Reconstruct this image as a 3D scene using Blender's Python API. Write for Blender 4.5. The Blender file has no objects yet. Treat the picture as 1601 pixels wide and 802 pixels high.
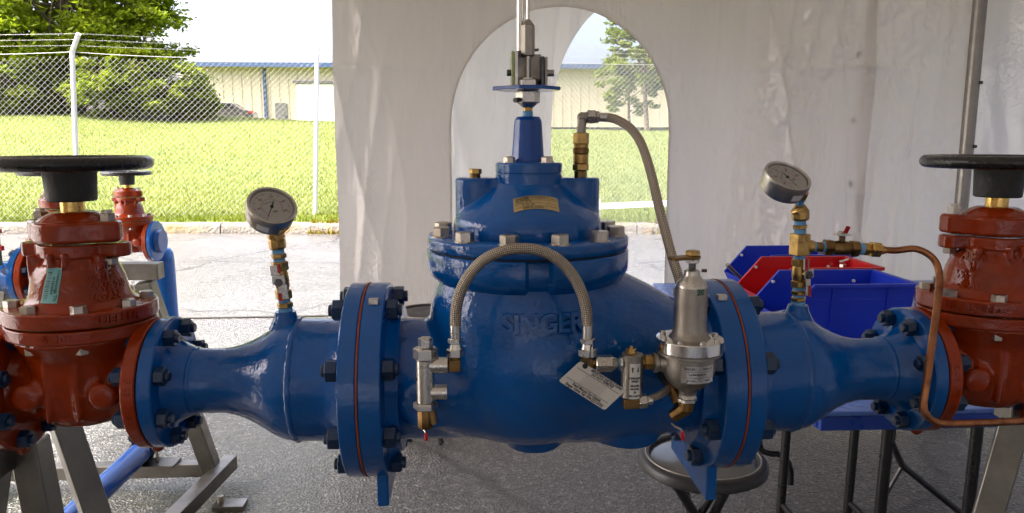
import bpy, bmesh, math, random
import numpy as np
from mathutils import Vector, Matrix, noise
from mathutils.bvhtree import BVHTree

random.seed(7)
rng = np.random.default_rng(7)
PI = math.pi
R = math.radians
scene = bpy.context.scene
col = scene.collection

# ------------------------------------------------------------------ camera
ZA = 0.98                       # height of the pipe centre line above the pavement
CX, CY, CH = -0.1004, -1.2995, 0.4205 + ZA
YAW, PITCH = 0.0561, 0.1536
cd = bpy.data.cameras.new('camera')
cd.sensor_width = 36.0
cd.lens = 36.0 * 1156.0 / 1601.0
cd.clip_start = 0.05
cd.clip_end = 1000
cam = bpy.data.objects.new('camera', cd)
col.objects.link(cam)
cam.location = (CX, CY, CH)
cam.rotation_euler = (PI / 2 - PITCH, 0, -YAW)
scene.camera = cam

# ------------------------------------------------------------------ sky, sun, exposure
SUN_EL, SUN_ROT = R(54), R(-102)
w = bpy.data.worlds.new('World')
scene.world = w
w.use_nodes = True
nt = w.node_tree
bg = nt.nodes['Background']
sky = nt.nodes.new('ShaderNodeTexSky')
sky.sky_type = 'NISHITA'
sky.sun_disc = False
sky.sun_elevation = SUN_EL
sky.sun_rotation = SUN_ROT
sky.air_density = 0.5
sky.dust_density = 8.5
sky.ozone_density = 0.0
nt.links.new(sky.outputs[0], bg.inputs[0])
bg.inputs[1].default_value = 0.15
sd = bpy.data.lights.new('sun', 'SUN')
sd.energy = 2.3
sd.angle = R(8)
sd.color = (1.0, 0.95, 0.86)
sun = bpy.data.objects.new('sun', sd)
col.objects.link(sun)
sun.rotation_euler = (PI / 2 - SUN_EL, 0, -SUN_ROT + PI)
sun.location = (0, 0, 12)
scene.view_settings.view_transform = 'Standard'
scene.view_settings.look = 'None'
scene.view_settings.gamma = 1.0
scene.view_settings.use_curve_mapping = False
scene.view_settings.exposure = 2.85
scene.render.engine = 'CYCLES'
scene.cycles.use_denoising = True
scene.cycles.max_bounces = 10
scene.cycles.transparent_max_bounces = 12
scene.cycles.caustics_reflective = False
scene.cycles.caustics_refractive = False
scene.cycles.sample_clamp_indirect = 6.0


# ------------------------------------------------------------------ materials
MAT = {}


def nodes_of(name):
    m = bpy.data.materials.new(name)
    m.use_nodes = True
    t = m.node_tree
    return m, t, t.nodes['Principled BSDF'], t.nodes['Material Output']


def add(t, typ, **kw):
    n = t.nodes.new(typ)
    for k, v in kw.items():
        if k in n.inputs.keys():
            n.inputs[k].default_value = v
        else:
            setattr(n, k, v)
    return n


def ramp(t, src, stops):
    n = t.nodes.new('ShaderNodeValToRGB')
    e = n.color_ramp.elements
    while len(e) < len(stops):
        e.new(0.5)
    for i, (p, c) in enumerate(stops):
        e[i].position = p
        e[i].color = (c[0], c[1], c[2], 1) if not isinstance(c, (int, float)) else (c, c, c, 1)
    t.links.new(src, n.inputs[0])
    return n


def simple(name, base, rough=0.4, metal=0.0, var=0.12, nscale=14.0, bump=0.0, bscale=120.0, spec=0.5,
           rvar=0.08, coat=0.0, dirt=None, bdet=3.0, space='Object', dist=0.002):
    m, t, p, o = nodes_of(name)
    tc = t.nodes.new('ShaderNodeTexCoord')
    src = tc.outputs[space]
    nz = add(t, 'ShaderNodeTexNoise', Scale=nscale, Detail=6.0, Roughness=0.62)
    t.links.new(src, nz.inputs['Vector'])
    lo = tuple(max(0, c * (1 - var)) for c in base)
    hi = tuple(min(1, c * (1 + var)) for c in base)
    rc = ramp(t, nz.outputs['Fac'], [(0.3, lo), (0.7, hi)])
    outc = rc.outputs[0]
    if dirt:
        dcol, amount, dscale = dirt
        n2 = add(t, 'ShaderNodeTexNoise', Scale=dscale, Detail=8.0, Roughness=0.7)
        t.links.new(src, n2.inputs['Vector'])
        r2 = ramp(t, n2.outputs['Fac'], [(0.52, 0.0), (0.68, amount)])
        mx = add(t, 'ShaderNodeMix', data_type='RGBA')
        t.links.new(r2.outputs[0], mx.inputs[0])
        t.links.new(outc, mx.inputs[6])
        mx.inputs[7].default_value = (*dcol, 1)
        outc = mx.outputs[2]
    t.links.new(outc, p.inputs['Base Color'])
    n3 = add(t, 'ShaderNodeTexNoise', Scale=nscale * 2.3, Detail=5.0)
    t.links.new(src, n3.inputs['Vector'])
    mr = add(t, 'ShaderNodeMapRange')
    mr.inputs['From Min'].default_value = 0.3
    mr.inputs['From Max'].default_value = 0.7
    mr.inputs['To Min'].default_value = max(0.02, rough - rvar)
    mr.inputs['To Max'].default_value = min(1, rough + rvar)
    t.links.new(n3.outputs['Fac'], mr.inputs['Value'])
    t.links.new(mr.outputs[0], p.inputs['Roughness'])
    p.inputs['Metallic'].default_value = metal
    p.inputs['Specular IOR Level'].default_value = spec
    if coat:
        p.inputs['Coat Weight'].default_value = coat
        p.inputs['Coat Roughness'].default_value = 0.12
    if bump:
        n4 = add(t, 'ShaderNodeTexNoise', Scale=bscale, Detail=bdet)
        t.links.new(src, n4.inputs['Vector'])
        b = add(t, 'ShaderNodeBump', Strength=bump, Distance=dist)
        t.links.new(n4.outputs['Fac'], b.inputs['Height'])
        t.links.new(b.outputs[0], p.inputs['Normal'])
    MAT[name] = m
    return m


BLUE = (0.0005, 0.094, 0.365)
simple("blue_paint", BLUE, 0.12, spec=0.46, var=0.1, bump=0.45, bscale=95, dirt=((0.006, 0.085, 0.28), 0.25, 22))
simple("blue_cast", BLUE, 0.10, spec=0.48, var=0.1, bump=0.5, bscale=105, bdet=3, dist=0.0022)
simple('blue_gloss', (0.004, 0.075, 0.36), 0.18, var=0.06, bump=0.2, bscale=40)
simple('navy_bolt', (0.006, 0.03, 0.085), 0.34, var=0.3, bump=0.3, bscale=160)
simple('red_paint', (0.27, 0.030, 0.003), 0.12, spec=0.38, var=0.16, bump=0.5, bscale=75, bdet=3, dist=0.0025,
       dirt=((0.15, 0.018, 0.003), 0.4, 18))
simple('red_flange', (0.29, 0.033, 0.004), 0.18, spec=0.38, var=0.14, bump=0.5, bscale=60, dist=0.003)
simple('gasket_red', (0.30, 0.060, 0.022), 0.75, var=0.2)
simple('gasket_black', (0.008, 0.008, 0.009), 0.7)
simple('stainless', (0.56, 0.53, 0.48), 0.3, 1.0, var=0.12, nscale=30, bump=0.1, bscale=300)
simple('bolt_steel', (0.50, 0.45, 0.38), 0.34, 1.0, var=0.25, nscale=60)
simple('satin_steel', (0.34, 0.31, 0.27), 0.46, 1.0, var=0.14, nscale=40, bump=0.25, bscale=500)
simple('polished_steel', (0.72, 0.70, 0.66), 0.13, 1.0, var=0.06, nscale=20)
simple('dark_steel', (0.10, 0.10, 0.10), 0.4, 0.8, var=0.3, nscale=40)
simple('stand_steel', (0.22, 0.21, 0.185), 0.40, 1.0, var=0.22, nscale=9, bump=0.15, bscale=220,
       dirt=((0.10, 0.07, 0.045), 0.35, 6))
simple('brass', (0.46, 0.29, 0.10), 0.36, 1.0, var=0.3, nscale=45, dirt=((0.10, 0.055, 0.022), 0.7, 40))
simple('dark_brass', (0.22, 0.13, 0.05), 0.42, 1.0, var=0.4, nscale=50, dirt=((0.05, 0.028, 0.014), 0.7, 40))
simple('bright_brass', (0.66, 0.42, 0.13), 0.25, 1.0, var=0.15, nscale=45)
simple('copper', (0.36, 0.15, 0.07), 0.42, 1.0, var=0.35, nscale=26, dirt=((0.09, 0.045, 0.026), 0.8, 30))
simple('tape_blue', (0.16, 0.42, 0.72), 0.55, var=0.1, nscale=60)
simple('tape_white', (0.72, 0.70, 0.62), 0.6, var=0.1, nscale=60)
simple('handle_red', (0.50, 0.012, 0.016), 0.3, var=0.1)
simple('black_enamel', (0.010, 0.010, 0.0095), 0.3, var=0.3, nscale=30, bump=0.5, bscale=55, dist=0.003)
simple('black_iron', (0.020, 0.021, 0.020), 0.62, var=0.3, nscale=40, bump=0.7, bscale=120)
simple('black_tube', (0.010, 0.010, 0.011), 0.32, var=0.25)
simple('seat_vinyl', (0.022, 0.022, 0.023), 0.42, var=0.2, nscale=8, bump=0.25, bscale=220)
simple('seat_disc', (0.10, 0.10, 0.10), 0.16, var=0.06, nscale=6)
simple('bin_blue', (0.008, 0.035, 0.50), 0.36, var=0.08, nscale=5)
simple('bin_red', (0.52, 0.007, 0.012), 0.36, var=0.08, nscale=5)
simple('table_blue', (0.012, 0.055, 0.36), 0.32, var=0.08, nscale=6, bump=0.15, bscale=260)
simple('table_top', (0.10, 0.20, 0.58), 0.3, var=0.08, nscale=6, bump=0.15, bscale=260)  # blue plastic with the sky's reflection mixed into the base colour
simple('tag_card', (0.66, 0.64, 0.60), 0.5, var=0.04)
simple('ink', (0.012, 0.012, 0.016), 0.6)
simple('ink_brown', (0.055, 0.035, 0.012), 0.6)
simple('ink_green', (0.01, 0.12, 0.08), 0.6)
simple('ink_red', (0.42, 0.10, 0.07), 0.6)
simple('plate_gold', (0.55, 0.42, 0.20), 0.4, 0.7, var=0.12, nscale=60)
simple('sticker_teal', (0.20, 0.50, 0.50), 0.45, var=0.04)
simple('gauge_case', (0.46, 0.43, 0.39), 0.36, 1.0, var=0.2, nscale=30)
simple('dial_white', (0.88, 0.86, 0.81), 0.5, var=0.03)
simple('plastic_clear_green', (0.42, 0.52, 0.22), 0.25, var=0.1)
simple('white_paint', (0.80, 0.79, 0.76), 0.4, var=0.05)
simple('white_post', (0.62, 0.62, 0.61), 0.45, var=0.06, nscale=3)
simple('galvanised', (0.30, 0.30, 0.29), 0.5, 0.2, var=0.1)
simple('pole_metal', (0.30, 0.285, 0.26), 0.42, 0.6, var=0.15, nscale=10)
simple('cable_black', (0.03, 0.03, 0.03), 0.6)
simple('bark', (0.09, 0.065, 0.045), 0.9, var=0.4, nscale=6, bump=0.9, bscale=20, dist=0.03)
simple('wall_cream', (0.52, 0.46, 0.35), 0.7, var=0.05, nscale=1.5)
simple('trim_blue', (0.03, 0.07, 0.17), 0.5, var=0.1)
simple('door_grey', (0.14, 0.14, 0.14), 0.5, var=0.1)
simple('roof_grey', (0.30, 0.30, 0.29), 0.7, var=0.1)
simple('car_dark', (0.06, 0.055, 0.06), 0.25, 0.2, var=0.1, coat=0.6)
simple('car_glass', (0.02, 0.022, 0.025), 0.08)
simple('tyre', (0.015, 0.015, 0.015), 0.8)
simple('stud_metal', (0.62, 0.60, 0.56), 0.3, 1.0)
simple('dust_tan', (0.30, 0.22, 0.10), 0.8, var=0.3)


def mat_braid():
    m, t, p, o = nodes_of('steel_braid')
    uv = t.nodes.new('ShaderNodeUVMap')
    sep = t.nodes.new('ShaderNodeSeparateXYZ')
    t.links.new(uv.outputs[0], sep.inputs[0])

    def m2(op, a, b):
        n = t.nodes.new('ShaderNodeMath')
        n.operation = op
        for i, v in enumerate((a, b)):
            if v is None:
                continue
            if isinstance(v, (int, float)):
                n.inputs[i].default_value = v
            else:
                t.links.new(v, n.inputs[i])
        return n.outputs[0]
    u = m2('MULTIPLY', sep.outputs[0], 9 * 2 * PI)
    v = m2('MULTIPLY', sep.outputs[1], 2 * PI / 0.0058)
    a = m2('SINE', m2('ADD', u, v), None)
    b = m2('SINE', m2('SUBTRACT', u, v), None)
    h = m2('MULTIPLY', a, b)
    h01 = m2('MULTIPLY_ADD', h, 0.5)
    h01.node.inputs[2].default_value = 0.5
    rc = ramp(t, h01, [(0.1, (0.13, 0.10, 0.075)), (0.5, (0.42, 0.36, 0.29)), (1.0, (0.66, 0.58, 0.48))])
    t.links.new(rc.outputs[0], p.inputs['Base Color'])
    p.inputs['Metallic'].default_value = 0.9
    p.inputs['Roughness'].default_value = 0.42
    bp = add(t, 'ShaderNodeBump', Strength=0.9, Distance=0.0012)
    t.links.new(h01, bp.inputs['Height'])
    t.links.new(bp.outputs[0], p.inputs['Normal'])
    MAT['braid'] = m


mat_braid()


def mat_asphalt():
    m, t, p, o = nodes_of('wet_asphalt')
    tc = t.nodes.new('ShaderNodeTexCoord')
    src = tc.outputs['Object']
    vo = add(t, 'ShaderNodeTexVoronoi', Scale=95.0)
    t.links.new(src, vo.inputs['Vector'])
    n1 = add(t, 'ShaderNodeTexNoise', Scale=60.0, Detail=5.0, Roughness=0.7)
    t.links.new(src, n1.inputs['Vector'])
    n2 = add(t, 'ShaderNodeTexNoise', Scale=0.7, Detail=7.0, Roughness=0.62)
    t.links.new(src, n2.inputs['Vector'])
    sc_ = t.nodes.new('ShaderNodeSeparateColor')
    t.links.new(vo.outputs['Color'], sc_.inputs[0])
    c1 = ramp(t, sc_.outputs[0], [(0.0, (0.018, 0.018, 0.018)), (0.5, (0.048, 0.047, 0.045)), (0.8, (0.090, 0.088, 0.084)), (1.0, (0.17, 0.166, 0.16))])
    c2 = ramp(t, n2.outputs['Fac'], [(0.3, 0.85), (0.7, 1.2)])
    mx = add(t, 'ShaderNodeMix', data_type='RGBA', blend_type='MULTIPLY')
    mx.inputs[0].default_value = 1.0
    t.links.new(c1.outputs[0], mx.inputs[6])
    t.links.new(c2.outputs[0], mx.inputs[7])
    n6 = add(t, 'ShaderNodeTexNoise', Scale=26.0, Detail=4.0, Roughness=0.8)
    t.links.new(src, n6.inputs['Vector'])
    c6 = ramp(t, n6.outputs['Fac'], [(0.32, 0.5), (0.5, 1.0), (0.68, 1.7)])
    m6 = add(t, 'ShaderNodeMix', data_type='RGBA', blend_type='MULTIPLY')
    m6.inputs[0].default_value = 1.0
    t.links.new(mx.outputs[2], m6.inputs[6])
    t.links.new(c6.outputs[0], m6.inputs[7])
    mx = m6
    # hairline cracks
    nw_ = add(t, 'ShaderNodeTexNoise', Scale=2.5, Detail=5.0)
    t.links.new(src, nw_.inputs['Vector'])
    mw = add(t, 'ShaderNodeMix', data_type='RGBA')
    mw.inputs[0].default_value = 0.2
    t.links.new(src, mw.inputs[6])
    t.links.new(nw_.outputs['Color'], mw.inputs[7])
    vc = add(t, 'ShaderNodeTexVoronoi', Scale=0.62, feature='DISTANCE_TO_EDGE')
    t.links.new(mw.outputs[2], vc.inputs['Vector'])
    cr = ramp(t, vc.outputs['Distance'], [(0.004, 0.22), (0.012, 1.0)])
    m3 = add(t, 'ShaderNodeMix', data_type='RGBA', blend_type='MULTIPLY')
    m3.inputs[0].default_value = 1.0
    t.links.new(mx.outputs[2], m3.inputs[6])
    t.links.new(cr.outputs[0], m3.inputs[7])
    t.links.new(m3.outputs[2], p.inputs['Base Color'])
    rr = ramp(t, n2.outputs['Fac'], [(0.35, 0.22), (0.65, 0.36)])
    t.links.new(rr.outputs[0], p.inputs['Roughness'])
    ad = t.nodes.new('ShaderNodeMath')
    ad.operation = 'ADD'
    t.links.new(vo.outputs['Distance'], ad.inputs[0])
    t.links.new(n1.outputs['Fac'], ad.inputs[1])
    b = add(t, 'ShaderNodeBump', Strength=1.0, Distance=0.006)
    t.links.new(ad.outputs[0], b.inputs['Height'])
    t.links.new(b.outputs[0], p.inputs['Normal'])
    p.inputs['Specular IOR Level'].default_value = 0.9
    p.inputs['Coat Weight'].default_value = 0.4
    p.inputs['Coat Roughness'].default_value = 0.2
    t.links.new(b.outputs[0], p.inputs['Coat Normal'])
    MAT['asphalt'] = m


mat_asphalt()


def mat_fabric(name, base, trans, rough, bscale, bstr):
    """welded vinyl sheet: long soft creases, patches of fine crinkle, light passing through"""
    m, t, p, o = nodes_of(name)
    tc = t.nodes.new('ShaderNodeTexCoord')
    src = tc.outputs['Object']

    def scaled(v):
        mp = t.nodes.new('ShaderNodeMapping')
        mp.inputs['Scale'].default_value = v
        t.links.new(src, mp.inputs['Vector'])
        return mp.outputs[0]
    n1 = add(t, 'ShaderNodeTexNoise', Scale=bscale, Detail=3.0, Roughness=0.55, Distortion=0.3)
    t.links.new(scaled((1.6, 1.0, 0.35)), n1.inputs['Vector'])
    n2 = add(t, 'ShaderNodeTexNoise', Scale=1.6, Detail=3.0)
    t.links.new(scaled((1.5, 1.0, 0.6)), n2.inputs['Vector'])
    vo = add(t, 'ShaderNodeTexVoronoi', Scale=15.0, feature='F1')
    n5 = add(t, 'ShaderNodeTexNoise', Scale=9.0, Detail=3.0)
    t.links.new(src, n5.inputs['Vector'])
    mv = add(t, 'ShaderNodeMix', data_type='RGBA')
    mv.inputs[0].default_value = 0.4
    t.links.new(src, mv.inputs[6])
    t.links.new(n5.outputs['Color'], mv.inputs[7])
    t.links.new(mv.outputs[2], vo.inputs['Vector'])
    msk = ramp(t, n2.outputs['Fac'], [(0.50, 0.0), (0.68, 0.22)])
    mul = add(t, 'ShaderNodeMath', operation='MULTIPLY')
    t.links.new(vo.outputs['Distance'], mul.inputs[0])
    t.links.new(msk.outputs[0], mul.inputs[1])
    ad = add(t, 'ShaderNodeMath', operation='ADD')
    t.links.new(n1.outputs['Fac'], ad.inputs[0])
    t.links.new(mul.outputs[0], ad.inputs[1])
    b = add(t, 'ShaderNodeBump', Strength=bstr, Distance=0.06)
    t.links.new(ad.outputs[0], b.inputs['Height'])
    t.links.new(b.outputs[0], p.inputs['Normal'])
    n3 = add(t, 'ShaderNodeTexNoise', Scale=1.7, Detail=8.0, Roughness=0.7)
    t.links.new(scaled((1.8, 1.0, 0.5)), n3.inputs['Vector'])
    rc = ramp(t, n3.outputs['Fac'], [(0.3, tuple(c * 0.90 for c in base)), (0.7, base)])
    t.links.new(rc.outputs[0], p.inputs['Base Color'])
    p.inputs['Roughness'].default_value = rough
    p.inputs['Specular IOR Level'].default_value = 0.5
    tr = t.nodes.new('ShaderNodeBsdfTranslucent')
    tr.inputs['Color'].default_value = (base[0], base[1] * 0.97, base[2] * 0.93, 1)
    t.links.new(b.outputs[0], tr.inputs['Normal'])
    mx = t.nodes.new('ShaderNodeMixShader')
    mx.inputs[0].default_value = trans
    t.links.new(p.outputs[0], mx.inputs[1])
    t.links.new(tr.outputs[0], mx.inputs[2])
    t.links.new(mx.outputs[0], o.inputs['Surface'])
    MAT[name] = m


mat_fabric('vinyl_white', (0.77, 0.745, 0.715), 0.38, 0.13, 4.0, 0.55)
mat_fabric('vinyl_bright', (0.79, 0.765, 0.735), 0.40, 0.14, 2.5, 0.45)
mat_fabric('vinyl_roof', (0.60, 0.57, 0.54), 0.040, 0.5, 3.0, 0.1)  # kept dark and nearly opaque to dim the tent interior


def mat_clear():
    m, t, p, o = nodes_of('clear_vinyl')
    tr = t.nodes.new('ShaderNodeBsdfTransparent')
    tr.inputs[0].default_value = (0.93, 0.94, 0.94, 1)
    tl = t.nodes.new('ShaderNodeBsdfTranslucent')
    tl.inputs[0].default_value = (0.9, 0.9, 0.9, 1)
    gl = t.nodes.new('ShaderNodeBsdfGlossy')
    gl.inputs['Roughness'].default_value = 0.12
    tc = t.nodes.new('ShaderNodeTexCoord')
    n1 = add(t, 'ShaderNodeTexNoise', Scale=5.0, Detail=5.0, Distortion=1.5)
    t.links.new(tc.outputs['Object'], n1.inputs['Vector'])
    b = add(t, 'ShaderNodeBump', Strength=0.5, Distance=0.03)
    t.links.new(n1.outputs['Fac'], b.inputs['Height'])
    t.links.new(b.outputs[0], gl.inputs['Normal'])
    m1 = t.nodes.new('ShaderNodeMixShader')
    m1.inputs[0].default_value = 0.26
    t.links.new(tr.outputs[0], m1.inputs[1])
    t.links.new(tl.outputs[0], m1.inputs[2])
    fr = t.nodes.new('ShaderNodeFresnel')
    fr.inputs['IOR'].default_value = 1.45
    m2 = t.nodes.new('ShaderNodeMixShader')
    t.links.new(fr.outputs[0], m2.inputs[0])
    t.links.new(m1.outputs[0], m2.inputs[1])
    t.links.new(gl.outputs[0], m2.inputs[2])
    t.links.new(m2.outputs[0], o.inputs['Surface'])
    MAT['clear_vinyl'] = m


mat_clear()


def mat_leaf(name, c, c2, trans=0.45, scale=1.3):
    m, t, p, o = nodes_of(name)
    tc = t.nodes.new('ShaderNodeTexCoord')
    n1 = add(t, 'ShaderNodeTexNoise', Scale=scale, Detail=6.0, Roughness=0.7)
    t.links.new(tc.outputs['Object'], n1.inputs['Vector'])
    rc = ramp(t, n1.outputs['Fac'], [(0.35, c), (0.65, c2)])
    t.links.new(rc.outputs[0], p.inputs['Base Color'])
    p.inputs['Roughness'].default_value = 0.6
    p.inputs['Specular IOR Level'].default_value = 0.25
    tr = t.nodes.new('ShaderNodeBsdfTranslucent')
    t.links.new(rc.outputs[0], tr.inputs['Color'])
    mx = t.nodes.new('ShaderNodeMixShader')
    mx.inputs[0].default_value = trans
    t.links.new(p.outputs[0], mx.inputs[1])
    t.links.new(tr.outputs[0], mx.inputs[2])
    t.links.new(mx.outputs[0], o.inputs['Surface'])
    MAT[name] = m


mat_leaf('leaf', (0.135, 0.205, 0.008), (0.215, 0.260, 0.014), 0.58, 0.8)
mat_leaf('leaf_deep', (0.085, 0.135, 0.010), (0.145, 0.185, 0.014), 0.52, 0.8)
mat_leaf('grass_blade', (0.084, 0.122, 0.0025), (0.124, 0.150, 0.0035), 0.5, 0.5)


def mat_grass():
    m, t, p, o = nodes_of('grass_ground')
    tc = t.nodes.new('ShaderNodeTexCoord')
    src = tc.outputs['Object']
    n1 = add(t, 'ShaderNodeTexNoise', Scale=1.0, Detail=10.0, Roughness=0.75)
    n2 = add(t, 'ShaderNodeTexNoise', Scale=9.0, Detail=8.0, Roughness=0.75)
    for n in (n1, n2):
        t.links.new(src, n.inputs['Vector'])
    c1 = ramp(t, n1.outputs['Fac'], [(0.3, (0.058, 0.090, 0.002)), (0.5, (0.080, 0.108, 0.0025)), (0.72, (0.104, 0.116, 0.005))])
    c2 = ramp(t, n2.outputs['Fac'], [(0.3, 0.72), (0.7, 1.15)])
    mx = add(t, 'ShaderNodeMix', data_type='RGBA', blend_type='MULTIPLY')
    mx.inputs[0].default_value = 1.0
    t.links.new(c1.outputs[0], mx.inputs[6])
    t.links.new(c2.outputs[0], mx.inputs[7])
    t.links.new(mx.outputs[2], p.inputs['Base Color'])
    p.inputs['Roughness'].default_value = 0.9
    b = add(t, 'ShaderNodeBump', Strength=1.0, Distance=0.06)
    t.links.new(n2.outputs['Fac'], b.inputs['Height'])
    t.links.new(b.outputs[0], p.inputs['Normal'])
    MAT['grass'] = m


mat_grass()
simple('kerb_stone', (0.115, 0.105, 0.09), 0.85, var=0.35, nscale=5, bump=1.0, bscale=22, dist=0.03, bdet=6,
       dirt=((0.20, 0.13, 0.015), 0.9, 1.6), space='Object')

# ------------------------------------------------------------------ mesh building
BASE = {}          # object name -> base point of its thing (world)


def V(*a):
    return Vector(a[0]) if len(a) == 1 else Vector(a)


def frame(axis):
    a = Vector(axis).normalized()
    h = Vector((0, 0, 1)) if abs(a.z) < 0.9 else Vector((0, -1, 0))
    e1 = a.cross(h)
    e1.normalize()
    e2 = a.cross(e1)
    return a, e1, e2


# point on the plane y = Y that a picture position (of the 1601 x 802 photograph) looks at, z above the pipe axis
def at(px, py, Y=0.0):
    s, co = math.sin(YAW), math.cos(YAW)
    sp, cp = math.sin(PITCH), math.cos(PITCH)
    r = Vector((co, -s, 0))
    f = Vector((s * cp, co * cp, -sp))
    u = Vector((s * sp, co * sp, cp))
    d = f + r * ((px - 800.5) / 1156) + u * ((401 - py) / 1156)
    c = Vector((CX, CY, CH - ZA))
    return c + d * ((Y - CY) / d.y)


class MB:
    def __init__(s):
        s.v = []
        s.f = []
        s.uv = None

    def lathe(s, prof, o=(0, 0, 0), axis=(0, 0, 1), seg=40, cap=True, rf=None, rot=0.0):
        o = Vector(o)
        a, e1, e2 = frame(axis)
        b = len(s.v)
        n = len(prof)
        for (r, t) in prof:
            for k in range(seg):
                th = rot + 2 * PI * k / seg
                rr = r * rf(th, t) if rf else r
                s.v.append(o + a * t + e1 * (rr * math.cos(th)) + e2 * (rr * math.sin(th)))
        for i in range(n - 1):
            for k in range(seg):
                k2 = (k + 1) % seg
                s.f.append((b + i * seg + k, b + i * seg + k2, b + (i + 1) * seg + k2, b + (i + 1) * seg + k))
        if cap:
            s.f.append(tuple(b + k for k in reversed(range(seg))))
            s.f.append(tuple(b + (n - 1) * seg + k for k in range(seg)))
        return s

    def ring(s, prof, o=(0, 0, 0), axis=(0, 0, 1), seg=40):
        """closed profile turned into a ring"""
        o = Vector(o)
        a, e1, e2 = frame(axis)
        b = len(s.v)
        n = len(prof)
        for (r, t) in prof:
            for k in range(seg):
                th = 2 * PI * k / seg
                s.v.append(o + a * t + e1 * (r * math.cos(th)) + e2 * (r * math.sin(th)))
        for i in range(n):
            j = (i + 1) % n
            for k in range(seg):
                k2 = (k + 1) % seg
                s.f.append((b + i * seg + k, b + i * seg + k2, b + j * seg + k2, b + j * seg + k))
        return s

    def cyl(s, p0, p1, r0, r1=None, seg=24, ch=0.0):
        p0, p1 = Vector(p0), Vector(p1)
        r1 = r0 if r1 is None else r1
        L = (p1 - p0).length
        if ch:
            pr = [(r0 - ch, 0), (r0, ch), (r1, L - ch), (r1 - ch, L)]
        else:
            pr = [(r0, 0), (r1, L)]
        return s.lathe(pr, p0, p1 - p0, seg)

    def hexa(s, p0, d, L, af, ch=0.12, rot=0.0, one=False):
        d = Vector(d).normalized()
        r = af / math.sqrt(3)
        c = ch * af * 0.5
        # hexagon with turned-down corners
        p0 = Vector(p0)
        a, e1, e2 = frame(d)
        b = len(s.v)
        rows = []
        if one:
            rows = [(0, 1.0), (L - c, 1.0), (L, 0.88)]
        else:
            rows = [(0, 0.88), (c, 1.0), (L - c, 1.0), (L, 0.88)]
        for (t, k) in rows:
            for i in range(6):
                th = rot + PI / 3 * i
                s.v.append(p0 + a * t + (e1 * math.cos(th) + e2 * math.sin(th)) * (r * k))
        n = len(rows)
        for i in range(n - 1):
            for k in range(6):
                k2 = (k + 1) % 6
                s.f.append((b + i * 6 + k, b + i * 6 + k2, b + (i + 1) * 6 + k2, b + (i + 1) * 6 + k))
        s.f.append(tuple(b + k for k in reversed(range(6))))
        s.f.append(tuple(b + (n - 1) * 6 + k for k in range(6)))
        return s

    def box(s, c, size, m=None):
        c = Vector(c)
        hx, hy, hz = (x / 2 for x in size)
        b = len(s.v)
        for z in (-hz, hz):
            for (x, y) in ((-hx, -hy), (hx, -hy), (hx, hy), (-hx, hy)):
                p = Vector((x, y, z))
                if m is not None:
                    p = m @ p
                s.v.append(c + p)
        for q in ((3, 2, 1, 0), (4, 5, 6, 7), (0, 1, 5, 4), (1, 2, 6, 5), (2, 3, 7, 6), (3, 0, 4, 7)):
            s.f.append(tuple(b + i for i in q))
        return s

    def bar(s, p0, p1, wx, wy, up=(0, 0, 1)):
        """square tube between two points"""
        p0, p1 = Vector(p0), Vector(p1)
        d = (p1 - p0)
        L = d.length
        d.normalize()
        u = Vector(up)
        sx = d.cross(u).normalized()
        sy = sx.cross(d).normalized()
        m = Matrix((sx, d, sy)).transposed()
        return s.box((p0 + p1) / 2, (wx, L, wy), m)

    def tube(s, pts, r, seg=14, cap=True, uv=False):
        pts = [Vector(p) for p in pts]
        n = len(pts)
        b = len(s.v)
        tans = []
        for i in range(n):
            tans.append((pts[min(i + 1, n - 1)] - pts[max(i - 1, 0)]).normalized())
        _, e1, _ = frame(tans[0])
        L = 0
        if uv and s.uv is None:
            s.uv = {}
        for i in range(n):
            if i:
                L += (pts[i] - pts[i - 1]).length
            e1 = (e1 - tans[i] * e1.dot(tans[i])).normalized()
            e2 = tans[i].cross(e1)
            rr = r[i] if isinstance(r, (list, tuple)) else r
            for k in range(seg):
                th = 2 * PI * k / seg
                s.v.append(pts[i] + e1 * (rr * math.cos(th)) + e2 * (rr * math.sin(th)))
                if uv:
                    s.uv[b + i * seg + k] = (k / seg, L)
        for i in range(n - 1):
            for k in range(seg):
                k2 = (k + 1) % seg
                s.f.append((b + i * seg + k, b + i * seg + k2, b + (i + 1) * seg + k2, b + (i + 1) * seg + k))
        if cap:
            s.f.append(tuple(b + k for k in reversed(range(seg))))
            s.f.append(tuple(b + (n - 1) * seg + k for k in range(seg)))
        return s

    def torus(s, c, axis, Rr, r, seg=48, ns=14, sq=1.0):
        prof = [(Rr + r * math.cos(2 * PI * k / ns), sq * r * math.sin(2 * PI * k / ns)) for k in range(ns)]
        return s.ring(prof, c, axis, seg)

    def ball(s, c, rad, seg=24, rings=12):
        c = Vector(c)
        rx, ry, rz = rad if isinstance(rad, (tuple, list)) else (rad,) * 3
        b = len(s.v)
        for i in range(rings + 1):
            ph = max(0.02, min(PI - 0.02, PI * i / rings))
            for k in range(seg):
                th = 2 * PI * k / seg
                s.v.append(c + Vector((rx * math.sin(ph) * math.cos(th), ry * math.sin(ph) * math.sin(th), -rz * math.cos(ph))))
        for i in range(rings):
            for k in range(seg):
                k2 = (k + 1) % seg
                s.f.append((b + i * seg + k, b + i * seg + k2, b + (i + 1) * seg + k2, b + (i + 1) * seg + k))
        s.f.append(tuple(b + k for k in reversed(range(seg))))
        s.f.append(tuple(b + rings * seg + k for k in range(seg)))
        return s

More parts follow.
